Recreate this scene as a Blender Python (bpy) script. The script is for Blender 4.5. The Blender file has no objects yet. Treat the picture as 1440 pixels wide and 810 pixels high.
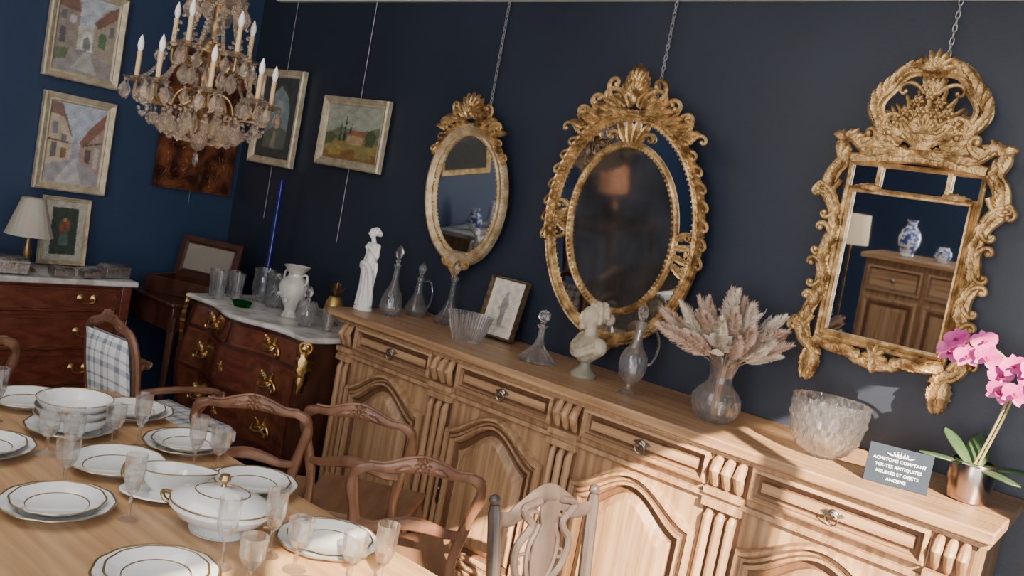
import bpy, math, random, bmesh
from mathutils import Vector, Matrix
from math import sin, cos, pi
R=random.Random(7)
D=bpy.data; SC=bpy.context.scene; COL=SC.collection
# ---------------- materials ----------------
def sock(n,k,v):
    if k in n.inputs: n.inputs[k].default_value=v
def c4(c): return (c[0],c[1],c[2],1)
def mat(name,col,rough=.5,metal=0,col2=None,scale=(8,8,8),bump=0,bscale=60,trans=0,emis=0,coat=0,detail=6,lo=.35,hi=.65,ecol=None):
    m=D.materials.new(name); m.use_nodes=True; nt=m.node_tree; p=nt.nodes["Principled BSDF"]; L=nt.links.new
    sock(p,"Base Color",c4(col)); sock(p,"Roughness",rough); sock(p,"Metallic",metal); sock(p,"Transmission Weight",trans); sock(p,"Coat Weight",coat)
    if emis: sock(p,"Emission Color",c4(ecol or col)); sock(p,"Emission Strength",emis)
    tc=nt.nodes.new("ShaderNodeTexCoord")
    if col2:
        mp=nt.nodes.new("ShaderNodeMapping"); mp.inputs["Scale"].default_value=scale; L(tc.outputs["Object"],mp.inputs[0])
        nz=nt.nodes.new("ShaderNodeTexNoise"); nz.inputs["Scale"].default_value=1; nz.inputs["Detail"].default_value=detail
        L(mp.outputs[0],nz.inputs["Vector"]); r=nt.nodes.new("ShaderNodeValToRGB")
        r.color_ramp.elements[0].position=lo; r.color_ramp.elements[0].color=c4(col); r.color_ramp.elements[1].position=hi; r.color_ramp.elements[1].color=c4(col2)
        L(nz.outputs["Fac"],r.inputs[0]); L(r.outputs[0],p.inputs["Base Color"])
    if bump:
        n2=nt.nodes.new("ShaderNodeTexNoise"); n2.inputs["Scale"].default_value=bscale; n2.inputs["Detail"].default_value=4; L(tc.outputs["Object"],n2.inputs["Vector"])
        b=nt.nodes.new("ShaderNodeBump"); b.inputs["Strength"].default_value=bump; b.inputs["Distance"].default_value=.01; L(n2.outputs["Fac"],b.inputs["Height"]); L(b.outputs[0],p.inputs["Normal"])
    return m
def glassmat(name,col=(1,1,1),mix=.4,rough=.0,ior=1.5,dif=0):
    m=D.materials.new(name); m.use_nodes=True; nt=m.node_tree; nt.nodes.clear(); L=nt.links.new
    o=nt.nodes.new("ShaderNodeOutputMaterial"); g=nt.nodes.new("ShaderNodeBsdfGlass"); t=nt.nodes.new("ShaderNodeBsdfTransparent"); mx=nt.nodes.new("ShaderNodeMixShader")
    g.inputs["Color"].default_value=c4(col); g.inputs["Roughness"].default_value=rough; g.inputs["IOR"].default_value=ior; t.inputs[0].default_value=c4(col); mx.inputs[0].default_value=mix
    L(g.outputs[0],mx.inputs[1]); L(t.outputs[0],mx.inputs[2]); out=mx.outputs[0]
    if dif:
        d=nt.nodes.new("ShaderNodeBsdfDiffuse"); d.inputs[0].default_value=(.9,.92,.95,1); m2=nt.nodes.new("ShaderNodeMixShader"); m2.inputs[0].default_value=dif; L(out,m2.inputs[1]); L(d.outputs[0],m2.inputs[2]); out=m2.outputs[0]
    L(out,o.inputs[0]); return m
def plaid(name):
    m=D.materials.new(name); m.use_nodes=True; nt=m.node_tree; p=nt.nodes["Principled BSDF"]; L=nt.links.new; p.inputs["Roughness"].default_value=.9
    tc=nt.nodes.new("ShaderNodeTexCoord"); sp=nt.nodes.new("ShaderNodeSeparateXYZ"); L(tc.outputs["Object"],sp.inputs[0])
    def M(op,a,b=None):
        n=nt.nodes.new("ShaderNodeMath"); n.operation=op
        for i,q in enumerate((a,b)):
            if q is None: continue
            if isinstance(q,(int,float)): n.inputs[i].default_value=q
            else: L(q,n.inputs[i])
        return n.outputs[0]
    zz=M('ADD',sp.outputs[2],M('MULTIPLY',sp.outputs[1],.7))
    def stripes(s,f,th): return M('LESS_THAN',M('FRACT',M('MULTIPLY',s,f)),th)
    a=stripes(sp.outputs[0],11,.24); b=stripes(zz,11,.24); c=stripes(M('ADD',sp.outputs[0],.045),11,.10); d=stripes(M('ADD',zz,.045),11,.10)
    s=M('MULTIPLY',M('ADD',M('ADD',a,b),M('ADD',c,d)),.38)
    r=nt.nodes.new("ShaderNodeValToRGB"); r.color_ramp.elements[0].color=(.80,.82,.84,1); r.color_ramp.elements[1].color=(.04,.08,.18,1); L(s,r.inputs[0]); L(r.outputs[0],p.inputs["Base Color"]); return m
def vcol(name,rough=.6,coat=0):
    m=D.materials.new(name); m.use_nodes=True; nt=m.node_tree; p=nt.nodes["Principled BSDF"]; p.inputs["Roughness"].default_value=rough
    a=nt.nodes.new("ShaderNodeAttribute"); a.attribute_name="Col"; nt.links.new(a.outputs["Color"],p.inputs["Base Color"]); return m
WALL=mat("navy_paint",(.017,.023,.040),.45,col2=(.023,.031,.052),scale=(1.5,1.5,1.5),bump=.05,bscale=90)
WALLB=mat("blue_paint",(.024,.047,.104),.45,col2=(.031,.057,.12),scale=(1.5,1.5,1.5))
FLOOR=mat("dark_floor",(.06,.045,.035),.6,col2=(.11,.08,.06),scale=(3,14,3))
CEIL=mat("white_ceiling",(.6,.6,.58),.8,col2=(.65,.65,.63)); TRIM=mat("white_trim",(.75,.75,.73),.5,col2=(.8,.8,.78))
OAK=mat("pale_oak",(.26,.142,.072),.40,col2=(.45,.28,.155),scale=(2.2,44,44),detail=10,bump=.08,bscale=150,lo=.36,hi=.62)
OAKV=mat("pale_oak_upright",(.26,.142,.072),.40,col2=(.44,.272,.15),scale=(44,44,2.2),detail=10,bump=.08,bscale=150,lo=.36,hi=.62)
OAKG=mat("oak_recess_shade",(.11,.052,.026),.45,col2=(.17,.087,.045),scale=(30,30,3))  # darker copy of the oak: recess shade put into the colour
TAB=mat("table_oak",(.35,.20,.10),.34,col2=(.51,.325,.175),scale=(1.6,32,32),detail=9,bump=.05,bscale=110,lo=.34,hi=.64)
CHW=mat("chair_walnut",(.105,.045,.026),.34,col2=(.20,.10,.06),scale=(14,14,4))
CHD=mat("chair_dark",(.042,.032,.029),.35,col2=(.085,.065,.058),scale=(14,14,4))
MAH=mat("mahogany",(.105,.024,.016),.25,col2=(.18,.048,.028),scale=(4,12,34),coat=.3,detail=4)
DKW=mat("dark_veneer",(.045,.016,.011),.28,col2=(.09,.033,.022),scale=(12,12,5),coat=.3)
INL=mat("inlay_veneer",(.085,.026,.014),.25,col2=(.17,.055,.028),scale=(18,6,18),coat=.3,detail=4)
MARB=mat("marble",(.50,.47,.45),.25,col2=(.78,.76,.74),scale=(9,9,9),detail=10,lo=.4,hi=.55)
GOLD=mat("gilt",(.25,.14,.05),.44,.72,col2=(.72,.50,.235),scale=(20,20,20),bump=.5,bscale=90,lo=.34,hi=.60)
GOLDM=mat("gilt_matte",(.52,.33,.13),.5,.6,col2=(.82,.62,.33),scale=(16,16,16),bump=.3,bscale=80)
CREAM=mat("cream_gilt",(.48,.40,.27),.5,.25,col2=(.70,.62,.45),scale=(25,25,25),bump=.15,bscale=100)
CRG=mat("worn_pale_gilt",(.40,.28,.14),.48,.5,col2=(.68,.55,.36),scale=(25,25,25),bump=.2,bscale=100)
BRONZE=mat("bronze_mount",(.50,.32,.10),.3,1,col2=(.80,.58,.24),scale=(30,30,30))
BRASS=mat("aged_brass",(.22,.135,.065),.35,.9,col2=(.42,.28,.14),scale=(20,20,20))
PEW=mat("pewter",(.25,.23,.21),.35,1,col2=(.40,.38,.35),scale=(40,40,40))
STEEL=mat("steel",(.50,.50,.51),.4,.8,col2=(.62,.62,.63))
MIR=mat("mirror_glass",(.66,.68,.70),.02,1,col2=(.70,.72,.74),scale=(3,3,3))
MIRO=mat("foxed_mirror",(.15,.14,.13),.055,.92,col2=(.40,.38,.36),scale=(6,6,4.5),detail=9,lo=.32,hi=.66)
GL=glassmat("crystal",(1,1,1),.40,dif=.014); GLT=glassmat("thin_crystal",(1,1,1),.48,dif=.004); GLC=glassmat("deep_cut_crystal",(1,1,1),.26,dif=.02); GLB=glassmat("tinted_crystal",(.98,.93,.86),.25,dif=.04); GLG=glassmat("green_glass",(.10,.55,.25),.4)
COB=mat("cobalt_glass",(.005,.010,.15),.08,0,col2=(.008,.016,.24),coat=1)
PORC=mat("porcelain",(.70,.73,.74),.12,col2=(.74,.77,.78),coat=.5)
PGOLD=mat("porcelain_gold",(.30,.22,.10),.3,.8,col2=(.44,.33,.18))
BIS=mat("biscuit",(.80,.78,.75),.4,col2=(.84,.82,.8),scale=(20,20,20))
STONE=mat("bust_stone",(.36,.30,.215),.6,col2=(.50,.435,.33),scale=(30,30,30),bump=.2,bscale=120); SOC=mat("socle",(.18,.17,.13),.5,col2=(.27,.25,.2))
PAMP=mat("pampas_plume",(.58,.41,.32),.9,col2=(.76,.60,.48),scale=(25,25,25)); PAMW=mat("cream_plume",(.72,.62,.50),.9,col2=(.84,.76,.64),scale=(25,25,25)); PAMP2=mat("dried_leaf",(.62,.58,.50),.8,col2=(.76,.72,.63),scale=(25,25,25)); DRY=mat("dried_stem",(.25,.16,.10),.8,col2=(.33,.22,.14)); MAUVE=mat("mauve_flower",(.30,.14,.28),.8,col2=(.40,.22,.36))
PINK=mat("orchid_petal",(.42,.02,.20),.5,col2=(.62,.10,.36),scale=(30,30,30)); PINKD=mat("orchid_lip",(.28,.005,.09),.5,col2=(.4,.02,.15)); LEAF=mat("orchid_leaf",(.035,.075,.035),.35,col2=(.07,.12,.055),scale=(8,8,8)); STEM=mat("orchid_stem",(.25,.22,.10),.5,col2=(.33,.28,.14)); COPP=mat("rose_metal",(.36,.29,.26),.25,1,col2=(.45,.37,.34))
CAND=mat("candle_sleeve",(.55,.38,.20),.5,col2=(.65,.49,.28)); BULB=mat("frosted_bulb",(.80,.78,.73),.25,col2=(.85,.83,.79),emis=.05)
SHADE=mat("lamp_shade_cloth",(.46,.42,.35),.8,col2=(.52,.48,.41)); SHADO=mat("lit_shade_cloth",(.75,.36,.19),.8,col2=(.8,.42,.24),emis=.5,ecol=(1,.42,.2)); SHADC=mat("cream_shade",(.65,.52,.36),.8,col2=(.7,.58,.42),emis=.3,ecol=(1,.75,.45))
SILV=mat("box_metal",(.40,.38,.36),.25,.9,col2=(.60,.58,.56),scale=(60,60,60),bump=.3,bscale=150); SIGNM=mat("sign_navy",(.008,.020,.042),.75,col2=(.011,.025,.05)); WHITE=mat("white_lettering",(.85,.9,.92),.5,col2=(.88,.92,.94)); BLK=mat("black_frame",(.02,.018,.016),.3,col2=(.03,.026,.024)); AGF=mat("dark_gold_frame",(.10,.06,.03),.35,.5,col2=(.22,.15,.085),scale=(40,40,40))
COPR=mat("copper_relief",(.06,.02,.012),.42,.5,col2=(.38,.13,.05),scale=(9,9,7),detail=10,bump=1,bscale=26,lo=.38,hi=.68)
PLAID=plaid("plaid_fabric"); VC=vcol("painted_canvas"); BLUW=mat("blue_white_china",(.05,.09,.28),.2,col2=(.75,.78,.82),scale=(28,28,28),lo=.45,hi=.52,coat=.5)
RUSH=mat("seat_wood",(.17,.085,.05),.4,col2=(.26,.145,.085),scale=(20,5,5))
FLW=mat("porcelain_flowers",(.66,.64,.60),.2,col2=(.46,.46,.36),scale=(22,22,22),lo=.5,hi=.7,coat=.5); PINE=mat("golden_pineapple",(.40,.24,.08),.4,.7,col2=(.6,.4,.15),scale=(50,50,50))
# ---------------- mesh builder ----------------
class B:
    def __init__(s): s.v=[];s.f=[];s.m=[]
    def add(s,vs,fs,mi=0,M=None):
        o=len(s.v)
        for q in vs:
            q=Vector(q); s.v.append(M@q if M else q)
        for k,q in enumerate(fs):
            s.f.append([i+o for i in q]); s.m.append(mi if isinstance(mi,int) else mi[k])
        return s
    def box(s,x0,x1,y0,y1,z0,z1,mi=0,M=None):
        return s.add([(x,y,z) for z in (z0,z1) for x,y in ((x0,y0),(x1,y0),(x1,y1),(x0,y1))],[(3,2,1,0),(4,5,6,7),(0,1,5,4),(1,2,6,5),(2,3,7,6),(3,0,4,7)],mi,M)
    def lathe(s,prof,c=(0,0,0),n=24,mi=0,fl=None,sx=1,sy=1,M=None,mis=None):
        vs=[];fs=[];ms=[]
        for r,z in prof:
            for k in range(n):
                t=2*pi*k/n; rr=fl(t,z,r) if fl else r
                vs.append((c[0]+rr*cos(t)*sx,c[1]+rr*sin(t)*sy,c[2]+z))
        for i in range(len(prof)-1):
            for k in range(n):
                a=i*n+k;b=i*n+(k+1)%n; fs.append((a,b,b+n,a+n)); ms.append(mis[i] if mis else mi)
        if prof[0][0]>1e-5: fs.append(tuple(range(n-1,-1,-1))); ms.append(mis[0] if mis else mi)
        if prof[-1][0]>1e-5: fs.append(tuple(range((len(prof)-1)*n,len(prof)*n))); ms.append(mis[-1] if mis else mi)
        return s.add(vs,fs,ms,M)
    def vessel(s,prof,th=.003,bt=.006,**k):
        inner=[(max(r-th,.0),z) for r,z in prof if z>prof[0][1]+bt and r>th*1.5][::-1]
        inner.append((0,inner[-1][1])) ; p=list(prof)
        if p[0][0]>0: p=[(0,p[0][1])]+p
        return s.lathe(p+inner,**k)
    def tube(s,pts,rad,n=8,mi=0,closed=False,fy=1,ref=(0,1,0),M=None):
        pts=[Vector(p) for p in pts]; N=len(pts); vs=[];fs=[]
        if not isinstance(rad,(list,tuple)): rad=[rad]*N
        ref=Vector(ref)
        for i,p in enumerate(pts):
            a=pts[(i-1)%N] if (closed or i>0) else p; b=pts[(i+1)%N] if (closed or i<N-1) else p
            t=(b-a); t=t.normalized() if t.length>1e-9 else Vector((0,0,1))
            u=ref-t*ref.dot(t)
            if u.length<.05: u=Vector((1,.1,0)); u=u-t*u.dot(t)
            u.normalize(); w=t.cross(u)
            for k in range(n):
                an=2*pi*k/n; vs.append(p+u*(cos(an)*rad[i]*fy)+w*(sin(an)*rad[i]))
        for i in range(N if closed else N-1):
            for k in range(n):
                a=i*n+k;b=i*n+(k+1)%n;j=(i+1)%N; fs.append((a,b,j*n+(k+1)%n,j*n+k))
        if not closed: fs.append(tuple(range(n-1,-1,-1))); fs.append(tuple(range((N-1)*n,N*n)))
        return s.add(vs,fs,mi,M)
    def ball(s,c,r,n=10,m=7,mi=0,sc=(1,1,1),M=None):
        T=Matrix.Translation(Vector(c))
        if M: T=T@M
        return s.lathe([(r*sin(pi*i/m),-r*cos(pi*i/m)) for i in range(m+1)],n=n,mi=mi,M=T@Matrix.Diagonal((sc[0],sc[1],sc[2],1)))
    def prism(s,out,y0,y1,mi=0,M=None):
        n=len(out); vs=[(x,y0,z) for x,z in out]+[(x,y1,z) for x,z in out]
        fs=[tuple(range(n)),tuple(range(2*n-1,n-1,-1))]+[(i,i+n,(i+1)%n+n,(i+1)%n) for i in range(n)]
        return s.add(vs,fs,mi,M)
    def loft(s,loops,mi=0,cap=True,M=None,mis=None):
        n=len(loops[0]); vs=[p for l in loops for p in l]; fs=[];ms=[]
        for k in range(len(loops)-1):
            for i in range(n):
                j=(i+1)%n; fs.append((k*n+i,k*n+j,(k+1)*n+j,(k+1)*n+i)); ms.append(mis[k] if mis else mi)
        if cap: fs.append(tuple(range((len(loops)-1)*n,len(loops)*n))); ms.append(mis[-1] if mis else mi)
        return s.add(vs,fs,ms,M)
    def steps(s,out,st,mi=0,cap=True,M=None,mis=None):
        n=len(out); P=[Vector(p) for p in out]; nr=[]
        area=sum(P[i].x*P[(i+1)%n].y-P[(i+1)%n].x*P[i].y for i in range(n)); sg=1 if area>0 else -1
        for i in range(n):
            a=(P[i]-P[i-1]).normalized(); b=(P[(i+1)%n]-P[i]).normalized()
            na=Vector((-a.y,a.x))*sg; nb=Vector((-b.y,b.x))*sg; q=(na+nb); nr.append(q/max(.35,q.length_squared/2))
        return s.loft([[((P[i]+nr[i]*ins).x,y,(P[i]+nr[i]*ins).y) for i in range(n)] for ins,y in st],mi,cap,M,mis)
    def ring(s,a,b,prof,n=72,mi=0,c=(0,0)):
        vs=[];fs=[];m=len(prof)
        for k in range(n):
            t=2*pi*k/n; nx=cos(t)/a; nz=sin(t)/b; l=math.hypot(nx,nz)
            for dr,y in prof: vs.append((c[0]+a*cos(t)+dr*nx/l,y,c[1]+b*sin(t)+dr*nz/l))
        for k in range(n):
            for i in range(m): fs.append((k*m+i,k*m+(i+1)%m,((k+1)%n)*m+(i+1)%m,((k+1)%n)*m+i))
        return s.add(vs,fs,mi)
    def leaf(s,x,z,ang,L,W,y0,h,curl=0,mi=0,fr=.22,n=12):
        px,pz=x,z;vs=[];fs=[]
        for i in range(n+1):
            t=i/n; a=ang+curl*t; w=W*max(.02,sin(pi*min(1,.1+.9*t**.8)))**.7*(1+fr*sin(t*pi*9))
            for j in range(-2,3):
                q=j/2; yy=y0-h*(.25+.75*sin(pi*min(1,t*.85+.12)))*(1-.65*q*q)+(h*.35 if j==0 else 0)
                if abs(j)==2: yy=y0+.004
                vs.append((px-sin(a)*q*w/2,yy,pz+cos(a)*q*w/2))
            px+=cos(a)*L/n; pz+=sin(a)*L/n
        for i in range(n):
            for j in range(4): k=i*5+j; fs.append((k,k+1,k+6,k+5))
        return s.add(vs,fs,mi)
    def scroll(s,x,z,ang,size,turn,rad,y0,mi=0,n=18,k0=.1,k1=.5):
        pts=[];rs=[];a=ang
        for i in range(n+1):
            t=i/n; pts.append((x,y0-.3*rad-rad*.6*t,z)); rs.append(rad*(1-.45*t)); st=size*.15*(1-.8*t)
            x+=cos(a)*st; z+=sin(a)*st; a+=turn*(k0+k1*t)
        s.tube(pts,rs,7,mi); s.ball(pts[-1],rad*1.0,7,5,mi); return s
    def petal(s,M,L,W,cup=.3,mi=0,n=6,tip=.8):
        vs=[];fs=[]
        for i in range(n+1):
            t=i/n; w=W*sin(pi*min(1,.08+t*.92))**tip
            for j in range(-2,3): q=j/2; vs.append((q*w/2,t*L,cup*L*(t*t)*.6+abs(q)*cup*w*.25))
        for i in range(n):
            for j in range(4): k=i*5+j; fs.append((k,k+1,k+6,k+5))
        return s.add(vs,fs,mi,M)
def mk(name,b,mats,parent=None,loc=(0,0,0),rot=(0,0,0),bevel=0,ang=40,label=None,cat=None,group=None,world=False,mods=(),kind=None):
    me=D.meshes.new(name); off=Vector((0,0,0))
    if world: off=Vector(parent.location) if parent is not None else Vector(loc)
    me.from_pydata([v-off for v in b.v],[],b.f)
    if not isinstance(mats,(list,tuple)): mats=[mats]
    for m in mats: me.materials.append(m)
    me.polygons.foreach_set("material_index",b.m); me.update()
    bm=bmesh.new(); bm.from_mesh(me); bmesh.ops.recalc_face_normals(bm,faces=bm.faces); bm.to_mesh(me); bm.free()
    if ang: me.shade_smooth(); me.set_sharp_from_angle(angle=math.radians(ang))
    o=D.objects.new(name,me); COL.objects.link(o)
    if parent is not None: o.parent=parent
    if not (world and parent is not None): o.location=loc
    o.rotation_euler=rot
    if bevel:
        md=o.modifiers.new("bevel","BEVEL"); md.width=bevel; md.segments=2; md.limit_method='ANGLE'
    for k,a in mods:
        md=o.modifiers.new(k,k)
        for q,v in a.items(): setattr(md,q,v)
    for k,v in (("label",label),("category",cat),("group",group),("kind",kind)):
        if v: o[k]=v
    return o
def thing(name,label,cat,loc,rot=(0,0,0),group=None,sc=1):
    o=D.objects.new(name,None); o.empty_display_size=.05; COL.objects.link(o); o.location=loc; o.rotation_euler=rot; o.scale=(sc,sc,sc); o["label"]=label; o["category"]=cat
    if group: o["group"]=group
    return o
def dup(o,loc=None,rot=None,label=None,parent=None):
    n=o.copy(); COL.objects.link(n)
    if parent is not None: n.parent=parent
    if loc is not None: n.location=loc
    if rot is not None: n.rotation_euler=rot
    if label: n["label"]=label
    for c in o.children: dup(c,parent=n)
    return n
def Rz(a): return Matrix.Rotation(a,4,'Z')
def Rx(a): return Matrix.Rotation(a,4,'X')
def Ry(a): return Matrix.Rotation(a,4,'Y')
def T(*a): return Matrix.Translation(Vector(a))
def bez(ps,n=8):
    P=[Vector(p) for p in ps]; out=[]
    for i in range(len(P)-1):
        a=P[max(i-1,0)];b=P[i];c=P[i+1];d=P[min(i+2,len(P)-1)]
        for k in range(n):
            t=k/n; out.append(.5*((2*b)+(c-a)*t+(2*a-5*b+4*c-d)*t*t+(3*b-a-3*c+d)*t**3))
    out.append(P[-1]); return out
def rect(x0,x1,z0,z1): return [(x0,z0),(x1,z0),(x1,z1),(x0,z1)]
# ---------------- room ----------------
def struct(name,b,m,**k): return mk(name,b,m,ang=0,kind="structure",**k)
struct("wall_north",B().box(-4.99,1.42,.10,.22,0,2.95),WALL)
struct("wall_west",B().box(-4.99,-4.87,-7,.10,0,2.95),WALLB)
struct("wall_south",B().box(-4.99,1.42,-7.12,-7,0,2.95),WALLB)
WX=1.3
b=B(); b.box(WX,WX+.12,-1.55,.10,0,2.95).box(WX,WX+.12,-7,-5.2,0,2.95).box(WX,WX+.12,-5.2,-1.55,2.86,2.95).box(WX,WX+.12,-5.2,-1.55,0,.1); struct("wall_east",b,WALLB)
b=B(); b.box(WX+.03,WX+.08,-5.2,-5.15,.1,2.86).box(WX+.03,WX+.08,-1.60,-1.55,.1,2.86).box(WX+.03,WX+.08,-5.15,-1.60,.1,.15).box(WX+.03,WX+.08,-5.15,-1.60,2.83,2.86)
for y in (-2.35,-2.95,-3.6,-4.3): b.box(WX+.03,WX+.08,y-.035,y+.035,.15,2.83)
struct("window_1",b,TRIM)
struct("floor",B().box(-4.99,1.42,-7.12,.22,-.1,0),FLOOR)
struct("ceiling",B().box(-4.99,1.42,-7.12,.22,2.95,3.05),CEIL)
struct("trim_1",B().box(-4.7,1.3,.07,.10,2.587,2.63),TRIM)
struct("baseboard_north",B().box(-4.87,1.3,.08,.10,0,.1),WALL)
# ---------------- sideboard ----------------
sb=thing("sideboard","long pale oak sideboard with four arched doors and four drawers","sideboard",(-1.635,-.2,0))
b=B(); b.box(-2.98,-.31,-.45,.07,.09,.945); b.box(-3.02,-.28,-.475,.075,.945,.958)
for x0,x1 in ((-3.01,-2.88),(-.41,-.28),): b.box(x0,x1,-.48,-.36,0,.10).box(x0,x1,-.02,.07,0,.10)
b.prism([(-2.98,.13),(-.30,.13),(-.30,.05)]+[(-.30-2.68*i/60,.075+.025*sin(i/60*pi*8)) for i in range(1,60)]+[(-2.98,.05)],-.475,-.45)
b.box(-2.985,-.305,-.472,-.45,.797,.814)
for bx,w in ((-2.94,.075),(-2.32,.125),(-1.68,.115),(-1.03,.125),(-.365,.10)):
    nl=3 if w>.08 else 2
    for k in range(nl):
        xx=bx-w/2+w*(k+.5)/nl; r=w/nl*.48
        b.tube([(xx,-.452,.842),(xx,-.466,.855),(xx,-.490,.90),(xx,-.476,.925),(xx,-.458,.942)],[r*.5,r*.8,r*1.02,r*.9,r*.6],8)
        b.tube([(xx,-.452,.17),(xx,-.462,.19),(xx,-.466,.74),(xx,-.452,.77)],[r*.5,r*.82,r*.82,r*.5],8)
    b.box(bx-w/2-.008,bx+w/2+.008,-.486,-.45,.814,.836).box(bx-w/2-.008,bx+w/2+.008,-.482,-.45,.13,.165).box(bx-w/2-.008,bx+w/2+.008,-.480,-.45,.772,.797)
    b.box(bx-w/2-.006,bx+w/2+.006,-.4535,-.45,.165,.945,mi=1)  # dark strip behind the reeds, shade put into the colour
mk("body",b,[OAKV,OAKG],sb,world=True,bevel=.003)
b=B(); b.box(-3.07,-.27,-.5,.09,.965,1.0).box(-3.05,-.285,-.487,.085,.955,.966); mk("top_board",b,OAK,sb,world=True,bevel=.007)
bays=[(-2.885,-2.395),(-2.245,-1.75),(-1.61,-1.105),(-.955,-.425)]
def ringpull(parent,x,y,z):
    b=B(); b.ball((x,y,z),.014,12,8,sc=(1.2,.5,1)); b.leaf(x,z,0,.035,.018,y,.004); b.leaf(x,z,pi,.035,.018,y,.004); b.ball((x,y-.01,z),.007,8,6)
    b.tube([(x+.019*cos(t),y-.010-.004*sin(t),z-.016+.019*sin(t)) for t in [2*pi*i/20 for i in range(20)]],.0028,6,closed=True); return mk("handle",b,PEW,parent,label="pewter ring handle")
def arch(x0,x1,zb,zl,zt,d,y):
    pts=[(x0+d,y,zb+d),(x1-d,y,zb+d),(x1-d,y,zl-d)]
    for k in range(1,32):
        u=1-k/32; pts.append((x0+d+(x1-x0-2*d)*u,y,zl-d+(zt-zl)*(.5-.5*cos(2*pi*u))**.8))
    return pts+[(x0+d,y,zl-d)]
for i,(x0,x1) in enumerate(bays):
    cx=(x0+x1)/2; cz=.892; hw=(x1-x0)/2
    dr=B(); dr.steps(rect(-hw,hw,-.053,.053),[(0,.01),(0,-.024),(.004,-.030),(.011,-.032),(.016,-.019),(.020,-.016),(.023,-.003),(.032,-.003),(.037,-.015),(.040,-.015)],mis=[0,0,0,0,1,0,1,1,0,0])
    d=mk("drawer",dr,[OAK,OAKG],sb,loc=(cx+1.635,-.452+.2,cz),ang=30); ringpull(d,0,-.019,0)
    dd=B(); dd.box(-hw-.012,hw+.012,.0,.02,.145,.79); A=(-hw,hw,.155,.675,.785)
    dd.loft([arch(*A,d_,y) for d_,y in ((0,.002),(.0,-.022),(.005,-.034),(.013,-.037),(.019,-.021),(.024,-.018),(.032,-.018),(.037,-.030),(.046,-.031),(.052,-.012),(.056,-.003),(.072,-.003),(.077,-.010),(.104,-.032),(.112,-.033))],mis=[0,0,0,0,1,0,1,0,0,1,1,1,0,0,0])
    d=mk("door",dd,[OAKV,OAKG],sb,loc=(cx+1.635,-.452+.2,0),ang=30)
    h=B(); h.prism([(-.008,.37),(0,.35),(.008,.37),(.006,.42),(.008,.47),(0,.49),(-.008,.47),(-.006,.42)],-.032,-.014); h.ball((0,-.034,.42),.007,8,6); mk("escutcheon",h,PEW,d,loc=(hw-.028 if i%2==0 else -hw+.028,.0,0))
# ---------------- dining table ----------------
tb=thing("dining_table","large light oak dining table laid with porcelain and crystal","table",(-1.7,-2.1,0))
out=[]
for cx,cy,a0 in ((-.95,-1.75,0),(-2.66,-1.75,90),(-2.66,-2.48,180),(-.95,-2.48,270)):
    for k in range(9): a=math.radians(a0+k*11.25); out.append((cx+.12*cos(a),cy+.12*sin(a)))
b=B(); M=Matrix(((1,0,0,0),(0,0,1,0),(0,1,0,0),(0,0,0,1)))
b.steps(out,[(.012,.715),(0,.722),(0,.742),(.006,.75),(.008,.75)],M=M); b.add([(x,y,.715) for x,y in out],[tuple(range(len(out)))])
mk("table_top",b,TAB,tb,world=True,ang=30)
b=B(); b.box(-2.6,-1.0,-1.76,-1.735,.62,.715).box(-2.6,-1.0,-2.465,-2.44,.62,.715).box(-2.62,-2.595,-2.44,-1.76,.62,.715).box(-1.005,-.98,-2.44,-1.76,.62,.715); mk("apron",b,TAB,tb,world=True,bevel=.003)
for x in (-2.6,-1.0):
    for y in (-1.75,-2.45): mk("leg",B().tube([(x,y,.7),(x,y,.6),(x,y,.3),(x,y,.0)],[.04,.04,.032,.026],12),TAB,tb,world=True)
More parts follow.
